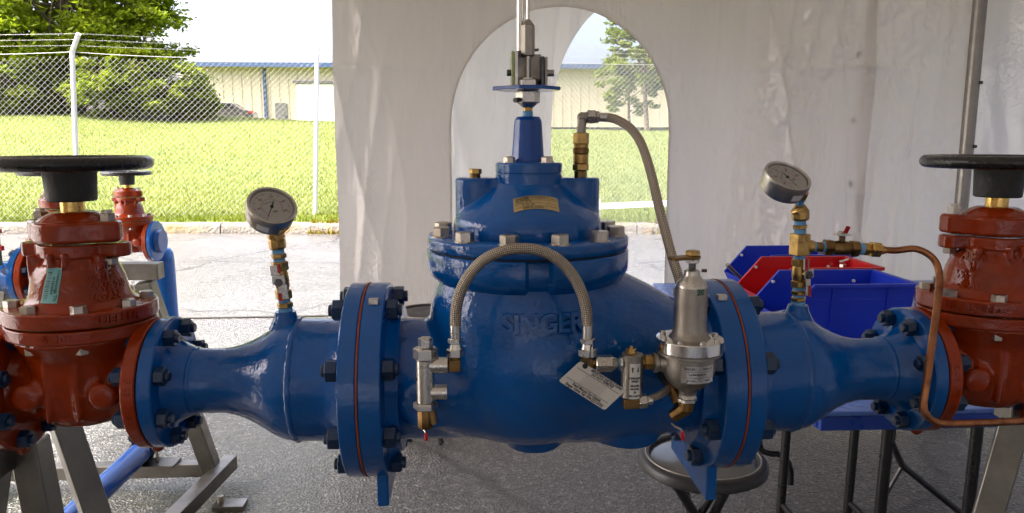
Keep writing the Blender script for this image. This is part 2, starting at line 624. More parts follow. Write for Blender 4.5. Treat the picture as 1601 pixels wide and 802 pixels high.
    def poly(s, pts, o, ex, ey, th):
        """2-D outline extruded along ex x ey by th"""
        o, ex, ey = Vector(o), Vector(ex).normalized(), Vector(ey).normalized()
        n_ = ex.cross(ey).normalized()
        b = len(s.v)
        n = len(pts)
        for k in (0, 1):
            for (x, y) in pts:
                s.v.append(o + ex * x + ey * y + n_ * (th * k))
        s.f.append(tuple(b + i for i in reversed(range(n))))
        s.f.append(tuple(b + n + i for i in range(n)))
        for i in range(n):
            j = (i + 1) % n
            s.f.append((b + i, b + j, b + n + j, b + n + i))
        return s

    def raw(s, vs, fs):
        b = len(s.v)
        s.v += [Vector(x) for x in vs]
        s.f += [tuple(b + i for i in q) for q in fs]
        return s

    def mesh(s, name, off=(0, 0, 0), ang=35):
        me = bpy.data.meshes.new(name)
        off = Vector(off)
        me.from_pydata([tuple(p - off) for p in s.v], [], s.f)
        if s.uv:
            ul = me.uv_layers.new(name='UVMap')
            for poly in me.polygons:
                us = [s.uv.get(me.loops[li].vertex_index, (0, 0)) for li in poly.loop_indices]
                wrap = max(u[0] for u in us) - min(u[0] for u in us) > 0.5
                for li, u in zip(poly.loop_indices, us):
                    ul.data[li].uv = ((u[0] + 1.0) if (wrap and u[0] < 0.5) else u[0], u[1])
        me.polygons.foreach_set('use_smooth', [True] * len(me.polygons))
        me.set_sharp_from_angle(angle=R(ang))
        me.update()
        return me

    def build(s, name, mat, parent=None, bevel=0.0, ang=35, segs=2):
        """one mesh object; coordinates are metres with z measured from the pipe axis"""
        base = BASE.get(parent.name) if parent is not None else None
        if base is None:
            base = Vector((0, 0, -ZA)) if parent is None else Vector((0, 0, 0))
        me = s.mesh(name, base if parent is not None else Vector((0, 0, -ZA)), ang)
        ob = bpy.data.objects.new(name, me)
        col.objects.link(ob)
        me.materials.append(MAT[mat] if isinstance(mat, str) else mat)
        if parent is not None:
            ob.parent = parent
            BASE[ob.name] = base
        else:
            BASE[ob.name] = Vector((0, 0, -ZA))
        if bevel:
            bv = ob.modifiers.new('edge', 'BEVEL')
            bv.width = bevel
            bv.segments = segs
            bv.limit_method = 'ANGLE'
            bv.angle_limit = R(40)
            bv.harden_normals = True
        return ob


def tag(o, label, cat, group=None, kind=None):
    if label:
        o['label'] = label
    if cat:
        o['category'] = cat
    if group:
        o['group'] = group
    if kind:
        o['kind'] = kind
    return o


def thing(name, base, label, cat, group=None):
    o = bpy.data.objects.new(name, None)
    o.empty_display_size = 0.05
    col.objects.link(o)
    b = Vector(base)
    o.location = b + Vector((0, 0, ZA))
    BASE[o.name] = b
    return tag(o, label, cat, group)


def inst(name, me, parent, p, axis=None, roll=0.0):
    """another object with shared mesh data, its +z turned to axis"""
    o = bpy.data.objects.new(name, me)
    col.objects.link(o)
    o.parent = parent
    base = BASE[parent.name]
    q = Vector((0, 0, 1)).rotation_difference(Vector(axis)) if axis is not None else Matrix.Identity(3).to_quaternion()
    m = q.to_matrix().to_4x4() @ Matrix.Rotation(roll, 4, 'Z')
    m.translation = Vector(p) - base
    o.matrix_local = m
    BASE[o.name] = base
    return o


def proto(mb, name, mat, ang=35):
    me = mb.mesh(name, (0, 0, 0), ang)
    me.materials.append(MAT[mat])
    return me


def cast(mb, name, mat, parent, voxel=0.005, it=8, fac=0.5):
    """fuse the primitives into one cast surface"""
    tmp_me = mb.mesh('tmp')
    tmp = bpy.data.objects.new('tmp', tmp_me)
    col.objects.link(tmp)
    rm = tmp.modifiers.new('r', 'REMESH')
    rm.mode = 'VOXEL'
    rm.voxel_size = voxel
    rm.use_smooth_shade = True
    sm = tmp.modifiers.new('s', 'SMOOTH')
    sm.factor = fac
    sm.iterations = it
    dg = bpy.context.evaluated_depsgraph_get()
    me = bpy.data.meshes.new_from_object(tmp.evaluated_get(dg))
    bpy.data.objects.remove(tmp)
    vs = [v.co.copy() for v in me.vertices]
    fs = [tuple(p.vertices) for p in me.polygons]
    bpy.data.meshes.remove(me)
    out = MB()
    out.v, out.f = vs, fs
    return out.build(name, mat, parent, ang=80), out


def text_geo(body, size, extrude=0.0, bold=0.0, align='CENTER'):
    cu = bpy.data.curves.new('txt', 'FONT')
    cu.body = body
    cu.size = size
    cu.extrude = extrude
    cu.offset = bold
    cu.align_x = align
    cu.align_y = 'CENTER'
    cu.resolution_u = 3
    ob = bpy.data.objects.new('txt', cu)
    col.objects.link(ob)
    dg = bpy.context.evaluated_depsgraph_get()
    me = bpy.data.meshes.new_from_object(ob.evaluated_get(dg))
    vs = [v.co.copy() for v in me.vertices]
    fs = [tuple(p.vertices) for p in me.polygons]
    bpy.data.objects.remove(ob)
    bpy.data.curves.remove(cu)
    bpy.data.meshes.remove(me)
    return vs, fs


def flat_text(mb, body, size, o, ex, ey, bold=0.0, align='CENTER', lift=0.0004, maxw=None):
    vs, fs = text_geo(body, size, 0.0, bold, align)
    if maxw and vs:
        wd = max(v.x for v in vs) - min(v.x for v in vs)
        if wd > maxw:
            vs = [Vector((v.x * maxw / wd, v.y, v.z)) for v in vs]
    o, ex, ey = Vector(o), Vector(ex).normalized(), Vector(ey).normalized()
    n = ex.cross(ey)
    mb.raw([o + ex * v.x + ey * v.y + n * lift for v in vs], fs)


def cyl_text(mb, body, size, c, rad, th0, z, depth=0.0015, bold=0.0006, up=1, slope=0.0):
    """raised letters wrapped round a vertical barrel; th0 = bearing from -y towards +x"""
    vs, fs = text_geo(body, size, depth, bold)
    c = Vector(c)
    for_v = []
    for v in vs:
        th = th0 + v.x / rad
        rr = rad + v.z - slope * v.y
        for_v.append(c + Vector((rr * math.sin(th), -rr * math.cos(th), z + v.y)))
    mb.raw(for_v, fs)


def smooth_path(pts, n=10):
    pts = [Vector(p) for p in pts]
    out = []
    P = [pts[0] * 2 - pts[1]] + pts + [pts[-1] * 2 - pts[-2]]
    for i in range(1, len(P) - 2):
        p0, p1, p2, p3 = P[i - 1:i + 3]
        for k in range(n):
            t = k / n
            out.append(0.5 * ((2 * p1) + (p2 - p0) * t + (2 * p0 - 5 * p1 + 4 * p2 - p3) * t * t + (3 * p1 - p0 - 3 * p2 + p3) * t ** 3))
    out.append(pts[-1])
    return out


def stack(parent, p, d, segs):
    """fittings threaded end to end: (kind, length, width, material, name)"""
    p, d = Vector(p), Vector(d).normalized()
    for (kind, L, wd, mat, nm) in segs:
        m = MB()
        if kind == 'hex':
            m.hexa(p, d, L, wd)
        elif kind == 'cyl':
            m.cyl(p, p + d * L, wd / 2, seg=20, ch=min(L, wd) * 0.08)
        elif kind == 'cone':
            m.cyl(p, p + d * L, wd[0] / 2, wd[1] / 2, seg=20)
        elif kind == 'tape':
            prof = []
            k = max(3, int(L / 0.0022))
            for i in range(k + 1):
                prof.append((wd / 2 * (1 + 0.035 * math.sin(i * 2.7)), L * i / k))
            m.lathe(prof, p, d, 18)
        elif kind == 'oct':
            m.lathe([(wd / 2 * 0.9, 0), (wd / 2, L * 0.12), (wd / 2, L * 0.88), (wd / 2 * 0.9, L)], p, d, 8, rot=PI / 8)
        if kind != 'gap':
            m.build(nm, mat, parent)
        p = p + d * L
    return p

GZ = -ZA


def fast_mesh(name, verts, faces, mat, parent=None, smooth=False):
    """numpy arrays to one mesh object, coordinates relative to the pipe axis"""
    base = BASE[parent.name] if parent is not None else Vector((0, 0, GZ))
    v = np.asarray(verts, dtype=np.float64) - np.array(base)
    f = np.asarray(faces, dtype=np.int32)
    me = bpy.data.meshes.new(name)
    me.vertices.add(len(v))
    me.vertices.foreach_set('co', v.astype(np.float32).ravel())
    k = f.shape[1]
    me.loops.add(f.size)
    me.loops.foreach_set('vertex_index', f.ravel())
    me.polygons.add(len(f))
    me.polygons.foreach_set('loop_start', np.arange(0, f.size, k, dtype=np.int32))
    me.polygons.foreach_set('loop_total', np.full(len(f), k, dtype=np.int32))
    me.update(calc_edges=True)
    if smooth:
        me.polygons.foreach_set('use_smooth', [True] * len(f))
    me.materials.append(MAT[mat])
    ob = bpy.data.objects.new(name, me)
    col.objects.link(ob)
    if parent is not None:
        ob.parent = parent
        BASE[ob.name] = base
    return ob


def grid(xs, ys, zf):
    X, Y = np.meshgrid(xs, ys)
    Z = zf(X, Y)
    v = np.stack([X, Y, Z], -1).reshape(-1, 3)
    nx, ny = len(xs), len(ys)
    i = np.arange(nx - 1)
    j = np.arange(ny - 1)
    I, J = np.meshgrid(i, j)
    a = (J * nx + I).ravel()
    return v, np.stack([a, a + 1, a + nx + 1, a + nx], -1)


# ------------------------------------------------------------------ the ground
KERB_Y = 10.25


def kerb_y(x):
    return KERB_Y - 0.055 * (x + 3.0)


def hill(X, Y):
    """grass bank rising behind the kerb"""
    d = np.clip(Y - (KERB_Y - 0.055 * (X + 3.0)), 0, None)
    t = np.clip(d / 27.0, 0, 1)
    s = t * (0.55 + 0.45 * t * (3 - 2 * t))
    h = 0.14 + (2.96 - 0.042 * np.clip(X + 22, -20, 26)) * s
    h = h + 0.05 * np.sin(X * 0.7 + 1.3) * np.sin(Y * 0.45) * np.clip(d / 3, 0, 1)
    return GZ + h


v, f = grid(np.linspace(-160, 160, 33), np.linspace(-80, 11.5, 24), lambda X, Y: np.full_like(X, GZ))
tag(fast_mesh('asphalt_pavement', v, f, 'asphalt'), 'wet dark asphalt pavement under and beyond the tent', 'pavement', kind='structure')

xs = np.concatenate([np.linspace(-220, -30, 20), np.linspace(-28, 30, 117), np.linspace(32, 220, 20)])
ys = np.concatenate([np.linspace(0, 30, 70), np.linspace(32, 60, 12), np.linspace(70, 400, 12)])
X, T = np.meshgrid(xs, ys)
Yg = KERB_Y - 0.055 * (X + 3.0) + 0.16 + T
Zg = hill(X, Yg)
vg = np.stack([X, Yg, Zg], -1).reshape(-1, 3)
nx = len(xs)
I, J = np.meshgrid(np.arange(nx - 1), np.arange(len(ys) - 1))
a = (J * nx + I).ravel()
tag(fast_mesh('grass_bank', vg, np.stack([a, a + 1, a + nx + 1, a + nx], -1), 'grass', smooth=True),
    'bright green mown grass bank rising behind the fence', 'grass bank', kind='structure')

# blades: nearer strips of the bank
NB = 130000
bx = rng.uniform(-1, 1, NB)
bd = 0.2 + 26 * rng.random(NB) ** 1.5
bx = bx * (11.5 + 0.35 * bd) - 1.5 - 0.25 * bd
by = KERB_Y - 0.055 * (bx + 3.0) + 0.05 + bd
bz = hill(bx, by)
hh = rng.uniform(0.04, 0.10, NB) 
ang = rng.uniform(0, 2 * PI, NB)
ww = rng.uniform(0.005, 0.010, NB)
lean = rng.normal(0, 0.035, (NB, 2))
p0 = np.stack([bx - ww * np.cos(ang), by - ww * np.sin(ang), bz - 0.01], -1)
p1 = np.stack([bx + ww * np.cos(ang), by + ww * np.sin(ang), bz - 0.01], -1)
p2 = np.stack([bx + lean[:, 0], by + lean[:, 1], bz + hh], -1)
vb = np.stack([p0, p1, p2], 1).reshape(-1, 3)
tag(fast_mesh('grass_blades', vb, np.arange(3 * NB).reshape(-1, 3), 'grass_blade'),
    'short bright grass blades covering the bank', 'grass', kind='stuff')

# kerb stones, one by one
kerb = thing('kerb', (0, KERB_Y, GZ), None, None)
tag(kerb, 'pale rough stone kerb along the foot of the grass bank', 'kerb', kind='structure')
kx = -15.0
while kx < 12:
    L = 0.92
    y0 = kerb_y(kx + L / 2)
    m = MB()
    n = 8
    for i in range(n):
        xx = kx + (L - 0.018) * i / (n - 1)
        yy = kerb_y(xx)
        for (dy, dz) in ((0.0, -0.05), (0.012, 0.11), (0.05, 0.152), (0.19, 0.158), (0.20, -0.05)):
            q = noise.noise(Vector((xx * 4, dy * 30, dz * 30))) * 0.014
            m.v.append(Vector((xx, yy + dy + q, GZ + dz + q * 0.7)))
    for i in range(n - 1):
        for k in range(4):
            m.f.append((i * 5 + k, (i + 1) * 5 + k, (i + 1) * 5 + k + 1, i * 5 + k + 1))
    m.f.append((4, 3, 2, 1, 0))
    m.f.append(tuple((n - 1) * 5 + k for k in range(5)))
    m.build('kerb_stone', 'kerb_stone', kerb, ang=50)
    kx += L

NW = 5200
wx_ = rng.uniform(-13, 9, NW)
keep = np.array([noise.noise(Vector((x * 1.3, 2.0, 0.5))) > -0.02 for x in wx_])
wx_ = wx_[keep]
NW = len(wx_)
wy_ = KERB_Y - 0.055 * (wx_ + 3.0) - rng.uniform(0.0, 0.07, NW) + (rng.random(NW) < 0.4) * 0.12
wzb = np.where(wy_ > KERB_Y - 0.055 * (wx_ + 3.0), GZ + 0.15, GZ)
an_ = rng.uniform(0, 2 * PI, NW)
wd_ = rng.uniform(0.008, 0.02, NW)
ln_ = rng.normal(0, 0.03, (NW, 2))
q0_ = np.stack([wx_ - wd_ * np.cos(an_), wy_ - wd_ * np.sin(an_), wzb], -1)
q1_ = np.stack([wx_ + wd_ * np.cos(an_), wy_ + wd_ * np.sin(an_), wzb], -1)
q2_ = np.stack([wx_ + ln_[:, 0], wy_ + ln_[:, 1] * 0.5, wzb + rng.uniform(0.03, 0.10, NW)], -1)
mat_leaf('weed', (0.150, 0.100, 0.008), (0.190, 0.150, 0.010), 0.4, 2.0)
tag(fast_mesh('kerb_weeds', np.stack([q0_, q1_, q2_], 1).reshape(-1, 3), np.arange(3 * NW).reshape(-1, 3), 'weed'),
    'yellow orange weeds growing along the kerb', 'weeds', kind='stuff')
# a black cable lying across the pavement
tag(MB().tube(smooth_path([(-9, 4.62, GZ + 0.008), (-5.2, 4.70, GZ + 0.008), (-2.4, 4.62, GZ + 0.008), (-0.6, 4.66, GZ + 0.008)], 8), 0.008, 8).build('power_cable', 'cable_black'),
    'thin black cable lying across the pavement outside the tent', 'cable')

# ------------------------------------------------------------------ chain-link fence
fa, fb = at(112, 240, 10.85), at(488, 240, 11.25)
fdir = Vector((fb.x - fa.x, fb.y - fa.y, 0))
fstep = fdir.copy()
fdir.normalize()
fnorm = Vector((-fdir.y, fdir.x, 0))


def gz(p):
    return float(hill(np.array(p[0]), np.array(p[1])))


fence = thing('chain_link_fence', (fa.x, fa.y, gz(fa)), 'white chain link fence with angled barbed wire arms along the grass bank', 'fence')
FH = 2.62
posts = []
for k in range(-2, 6):
    b = Vector((fa.x, fa.y, 0)) + fstep * k
    b.z = gz(b)
    top = b.z + FH - 0.02 * max(0, k)
    posts.append((b, top))
    lean = Vector((0.11, 0, 0)) if k == 0 else Vector((0.05, 0, 0))
    p_top = Vector((b.x, b.y, top)) + fdir * 0.14
    arm = p_top + fdir * (0.16 if k == 0 else 0.02) + fnorm * (-0.12 if k == 0 else 0.2) + Vector((0, 0, 0.26))
    m = MB().tube([b - Vector((0, 0, 0.2)), p_top - Vector((0, 0, 0.03)), p_top + (arm - p_top) * 0.1, arm], 0.036, 12)
    m.build('post', 'white_post', fence)
    posts[-1] = (b, p_top, arm)
# top edge of the mesh and barbed strands
for k in range(len(posts) - 1):
    t0, t1 = posts[k][1], posts[k + 1][1]
    pts = []
    for i in range(17):
        t = i / 16
        p = t0.lerp(t1, t)
        p.z -= 0.18 * 4 * t * (1 - t) * 0.35
        pts.append(p)
    MB().tube(pts, 0.006, 6).build('top_wire', 'galvanised', fence)
    for q in (0.35, 0.68, 1.0):
        a0 = posts[k][1].lerp(posts[k][2], q)
        a1 = posts[k + 1][1].lerp(posts[k + 1][2], q)
        m = MB().tube([a0, a0.lerp(a1, 0.5) - Vector((0, 0, 0.04)), a1], 0.0018, 5)
        for b_ in range(1, 30):
            c = a0.lerp(a1, b_ / 30)
            c.z -= 0.04 * (1 - abs(2 * b_ / 30 - 1))
            m.cyl(c - Vector((0.0, 0, 0.02)), c + Vector((0.01, 0, 0.02)), 0.0016, seg=4)
        m.build('barbed_strand', 'galvanised', fence)
# the woven mesh, zigzag wires
L_all = fstep.length * 7
org = posts[0][0].copy()
dia = 0.094
segs_p, segs_q = [], []
H_ = FH - 0.05
nw = int((L_all + H_) / dia)
for sgn in (1, -1):
    for i in range(nw):
        s0 = i * dia - (H_ if sgn > 0 else 0)
        # wire from (s0, 0) up to (s0 +- H, H)
        a0, a1 = (s0, 0.0), (s0 + sgn * H_, H_)
        if sgn < 0:
            a0 = (s0, 0.0)
            a1 = (s0 - H_, H_)
        # clip to 0..L_all
        def clip(a, b):
            (x0, z0), (x1, z1) = a, b
            t0, t1 = 0.0, 1.0
            dx = x1 - x0
            lo, hi = (0 - x0) / dx, (L_all - x0) / dx
            if lo > hi:
                lo, hi = hi, lo
            t0, t1 = max(t0, lo), min(t1, hi)
            if t1 - t0 < 0.01:
                return None
            return (x0 + dx * t0, z0 + (z1 - z0) * t0), (x0 + dx * t1, z0 + (z1 - z0) * t1)
        c = clip(a0, a1)
        if not c:
            continue
        prev = None
        for j in range(5):
            t = j / 4
            sx_ = c[0][0] + (c[1][0] - c[0][0]) * t
            sz_ = c[0][1] + (c[1][1] - c[0][1]) * t
            u = sx_ / fstep.length
            sag = 0.063 * 4 * (u % 1) * (1 - u % 1) * (sz_ / H_)
            P = org + fdir * (sx_ + 0.14 * sz_ / H_)
            P.z = gz(P) + sz_ - sag - 0.006 * max(0, u - 2)
            P += fnorm * (0.045 + 0.006 * sgn + 0.03 * math.sin(u * 9) * (sz_ / H_))
            if prev is not None:
                segs_p.append(prev)
                segs_q.append(tuple(P))
            prev = tuple(P)
Pp, Pq = np.array(segs_p), np.array(segs_q)
d = Pq - Pp
d /= np.linalg.norm(d, axis=1)[:, None]
e1 = np.cross(d, np.array([0.0, 1.0, 0.0]))
e1 /= np.linalg.norm(e1, axis=1)[:, None]
e2 = np.cross(d, e1)
rw = 0.0024
vv = []
for P in (Pp, Pq):
    for k in range(3):
        th = 2 * PI * k / 3
        vv.append(P + rw * (math.cos(th) * e1 + math.sin(th) * e2))
vv = np.stack(vv, 1).reshape(-1, 3)
nS = len(Pp)
ff = []
for k in range(3):
    k2 = (k + 1) % 3
    ff.append(np.stack([np.arange(nS) * 6 + k, np.arange(nS) * 6 + k2, np.arange(nS) * 6 + 3 + k2, np.arange(nS) * 6 + 3 + k], -1))
tag(fast_mesh('wire_mesh', vv, np.concatenate(ff), 'galvanised', fence), None, None, kind='stuff')

# ------------------------------------------------------------------ trees


def leaf_cloud(centres, radii, per, size):
    n = len(centres)
    N = n * per
    c = np.repeat(np.asarray(centres), per, 0)
    r = np.repeat(np.asarray(radii), per, 0)
    g = rng.normal(0, 0.48, (N, 3)) * r
    p = c + g
    d1 = rng.normal(0, 1, (N, 3))
    d1[:, 2] *= 0.5
    d1 /= np.linalg.norm(d1, axis=1)[:, None]
    d2 = np.cross(d1, rng.normal(0, 1, (N, 3)))
    d2 /= np.linalg.norm(d2, axis=1)[:, None]
    s = size * rng.uniform(0.6, 1.35, (N, 1))
    a_ = p - d1 * s
    b_ = p + d2 * s * 0.45
    c_ = p + d1 * s
    d_ = p - d2 * s * 0.45
    return np.stack([a_, b_, c_, d_], 1).reshape(-1, 3), np.arange(4 * N).reshape(-1, 4)


def tree(x, y, h, rx, rz, crown_z, label, nclump, per, leaf=0.13, mat='leaf', trunk=0.2, bush=False, seed=1):
    r_ = random.Random(seed)
    b = Vector((x, y, gz((x, y))))
    t = thing('bush' if bush else 'broadleaf_tree', b, label, 'bush' if bush else 'tree', 'foliage beyond the fence')
    m = MB()
    top = b + Vector((r_.uniform(-.3, .3), r_.uniform(-.3, .3), h * 0.86))
    mid = b.lerp(top, 0.45) + Vector((r_.uniform(-.2, .2), 0, 0))
    pth = smooth_path([b - Vector((0, 0, 0.2)), mid, top], 6)
    m.tube(pth, [trunk * (1 - 0.85 * i / (len(pth) - 1)) for i in range(len(pth))], 10)
    cs, rs = [], []
    cc = b + Vector((0, 0, crown_z))
    for i in range(nclump):
        while True:
            q = Vector((r_.uniform(-1, 1), r_.uniform(-1, 1), r_.uniform(-1, 1)))
            if 0.25 < q.length < 1.0:
                break
        q = q.normalized() * (q.length ** 0.6)
        wob = 1 + 0.22 * noise.noise(Vector((q.x * 1.7, q.y * 1.7, q.z * 1.7 + seed)))
        c = cc + Vector((q.x * rx, q.y * rx * 0.9, q.z * rz)) * wob
        if c.z < b.z + 0.12:
            c.z = b.z + 0.12 + r_.random() * 0.3
        cs.append(tuple(c))
        k = r_.uniform(0.45, 1.0) * (0.46 if bush else 0.62) * (rx / 3.2 if not bush else 1.0)
        rs.append((k * 1.2, k * 1.2, k * 0.62))
        if i % 6 == 0:
            s_ = pth[min(len(pth) - 2, int(len(pth) * (0.35 + 0.5 * r_.random())))]
            m.tube(smooth_path([s_, s_.lerp(c, 0.5) + Vector((0, 0, 0.2 * rz * 0.3)), c], 3), [trunk * 0.3, trunk * 0.25, trunk * 0.22, trunk * 0.18, trunk * 0.12, trunk * 0.08, trunk * 0.05], 6)
    m.build('trunk', 'bark', t)
    v_, f_ = leaf_cloud(cs, rs, per, leaf)
    fast_mesh('crown', v_, f_, mat, t)
    return t


def gpos(px, dist):
    """ground position seen at picture column px, dist metres along y"""
    p = at(px, 200, CY + dist)
    return p.x, p.y


x_, y_ = gpos(128, 37)
tree(x_, y_, 12.5, 4.5, 5.4, 5.8, 'tall broadleaf tree with a grey trunk behind the white fence post', 250, 105, 0.15, seed=3, trunk=0.28)
x_, y_ = gpos(215, 36)
tree(x_, y_, 7.5, 2.5, 3.4, 3.9, 'slender young tree leaning out towards the warehouse, beside the tall tree', 120, 100, 0.135, seed=11, trunk=0.13)
x_, y_ = gpos(10, 39)
tree(x_, y_, 13.5, 4.8, 6.0, 6.2, 'tallest broadleaf tree, rising above the red lever valve behind the fence', 240, 105, 0.155, seed=5, trunk=0.30)
x_, y_ = gpos(-110, 37)
tree(x_, y_, 13.0, 4.6, 5.8, 6.0, 'broadleaf tree standing outside the wood, furthest from the warehouse', 150, 120, 0.16, seed=8, trunk=0.28)
for i, (px, dist, h, rx, rz, cz, mt, lab) in enumerate([
        (245, 35, 3.6, 2.3, 1.70, 1.6, 'leaf', 'round yellow green bush between the young tree and the warehouse'),
        (300, 36, 2.2, 1.15, 0.80, 0.75, 'leaf', 'low green bush nearest to the dark parked car'),
        (180, 34.5, 3.4, 1.9, 1.7, 1.6, 'leaf', 'dense bush under the young tree, just past the white fence post'),
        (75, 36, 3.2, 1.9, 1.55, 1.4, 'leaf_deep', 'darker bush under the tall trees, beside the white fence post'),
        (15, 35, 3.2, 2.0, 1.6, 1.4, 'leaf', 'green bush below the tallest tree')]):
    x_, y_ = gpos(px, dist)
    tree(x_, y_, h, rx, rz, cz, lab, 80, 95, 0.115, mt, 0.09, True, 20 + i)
# trees far away, seen through the clear window
for i, (px, dist, h) in enumerate([(1012, 44, 8.5), (985, 60, 7.0)]):
    x_, y_ = gpos(px, dist)
    tree(x_, y_, h, 2.6, 2.6, h * 0.6, ['pale tree seen through the clear tent window at its right edge', 'smaller far tree seen through the middle of the clear tent window'][i], 80, 70, 0.17, 'leaf_deep', 0.16, False, 40 + i)

# ------------------------------------------------------------------ warehouse and parked car
WY = 74.0
wl, wr = at(285, 185, WY).x, at(1135, 185, WY).x
wz0 = 1.9
wz1 = at(415, 100, WY).z
wh = thing('warehouse', ((wl + wr) / 2, WY, wz0), 'long cream metal warehouse with blue roof trim behind the fence', 'building')
m = MB()
m.box(((wl + wr) / 2, WY + 12, (wz0 + wz1) / 2 - 0.1), (wr - wl, 24, wz1 - wz0 - 0.2))
m.build('wall', 'wall_cream', wh)
m = MB()
n_rib = int((wr - wl) / 0.9)
for i in range(n_rib):
    m.box((wl + 0.45 + i * 0.9, WY - 0.03, (wz0 + wz1) / 2 - 0.3), (0.07, 0.06, wz1 - wz0 - 0.6))
tag(m.build('wall_ribs', 'wall_cream', wh), None, None, kind='stuff')
rf = MB().poly([(-0.5, 0), (12.2, 0.25), (25, 0), (25, -0.15), (12.2, 0.1), (-0.5, -0.15)], (wl - 0.3, WY - 0.4, wz1), (0, 1, 0), (0, 0, 1), wr - wl + 0.6).build('roof', 'roof_grey', wh)
MB().box(((wl + wr) / 2, WY - 0.95, wz1 - 0.16), (wr - wl + 0.7, 0.25, 0.42)).build('fascia', 'trim_blue', rf)
xd = at(415, 150, WY).x
MB().box((xd, WY - 0.12, (wz0 + wz1) / 2 - 0.2), (0.28, 0.2, wz1 - wz0 - 0.4)).build('downspout', 'trim_blue', wh)
a0, a1 = at(430, 161, WY), at(450, 190, WY)
dr = MB().box(((a0.x + a1.x) / 2, WY - 0.05, (a0.z + wz0) / 2), (a1.x - a0.x, 0.16, a0.z - wz0)).build('door', 'door_grey', wh, bevel=0.02)
MB().box(((a0.x + a1.x) / 2 + 0.4, WY - 0.16, wz0 + 1.1), (0.1, 0.08, 0.25)).build('handle', 'dark_steel', dr)
a0, a1 = at(463, 131, WY), at(556, 190, WY)
rdo = MB().box(((a0.x + a1.x) / 2, WY - 0.03, (a0.z + wz0) / 2), (a1.x - a0.x, 0.05, a0.z - wz0)).build('roller_door', 'white_paint', wh)
ns = 14
for i in range(ns):
    zz = wz0 + (a0.z - wz0) * (i + 0.5) / ns
    MB().box(((a0.x + a1.x) / 2, WY - 0.09, zz), (a1.x - a0.x - 0.04, 0.06, (a0.z - wz0) / ns - 0.03)).build('slat', 'white_paint', rdo)
MB().box(((a0.x + a1.x) / 2, WY - 0.14, a0.z + 0.15), (a1.x - a0.x + 0.5, 0.3, 0.22)).build('door_hood', 'door_grey', wh)

CYY = 62.0
c0, c1 = at(322, 176, CYY), at(392, 176, CYY)
carb = Vector(((c0.x + c1.x) / 2, CYY, gz(((c0.x + c1.x) / 2, CYY))))
car = thing('parked_car', carb, 'dark parked car half hidden by the grass crest before the warehouse', 'car')
Lc = 4.4
prof = [(-2.2, .35), (-2.2, .85), (-2.05, 1.0), (-1.55, 1.08), (-1.0, 1.5), (-.2, 1.58), (.6, 1.52), (1.25, 1.05), (2.0, .9), (2.2, .7), (2.2, .35)]
MB().poly([(x, z) for x, z in prof], carb + Vector((0, 0.85, 0)), (1, 0, 0), (0, 0, 1), 1.7).build('body', 'car_dark', car, bevel=0.06)
for s_ in (0, 1):
    MB().poly([(-1.35, 1.1), (-.95, 1.44), (-.2, 1.5), (.5, 1.45), (.98, 1.1)], carb + Vector((0, -0.85 + 1.73 * s_, 0)), (1, 0, 0), (0, 0, 1), 0.02).build('side_window', 'car_glass', car)
    for x in (-1.35, 1.35):
        wv = MB().cyl(carb + Vector((x, -0.9 + 1.6 * s_, .33)), carb + Vector((x, -.7 + 1.6 * s_, .33)), .33, seg=20, ch=.03).build('wheel', 'tyre', car)
        MB().cyl(carb + Vector((x, -0.92 + 1.64 * s_, .33)), carb + Vector((x, -.7 + 1.6 * s_, .33)), .19, seg=14).build('rim', 'stainless', wv)
MB().box(carb + Vector((2.1, -.88, .8)), (.3, .06, .16)).build('tail_light', 'handle_red', car)
MB().box(carb + Vector((-2.1, -.88, .8)), (.3, .06, .16)).build('headlight', 'white_paint', car)

# white guard rails on the bank, seen through the window
rail = thing('guard_rail', (1.6, 10.6, GZ), 'white two bar guard rail outside the clear tent window', 'railing')
for zz, y in ((0.0, 0), (0.42, 0)):
    p0 = at(925, 358, 10.1)
    p1 = at(1060, 352, 10.0)
    dd = (p1 - p0).normalized()
    MB().bar(p0 - dd * 0.4 + Vector((0, 0, zz * 0.83)), p1 + dd * 3 + Vector((0, 0, zz * 0.83)), 0.06, 0.085).build('rail_bar', 'white_post', rail)
for k in (0.1, 2.2, 3.9):
    q = p0 + dd * k
    MB().box((q.x, q.y + 0.08, (GZ + q.z + 0.45) / 2), (0.08, 0.08, q.z + 0.45 - GZ)).build('post', 'white_post', rail)

# ------------------------------------------------------------------ the tent
TY = 2.36
ZT = 1.42            # top of the walls above the pipe axis


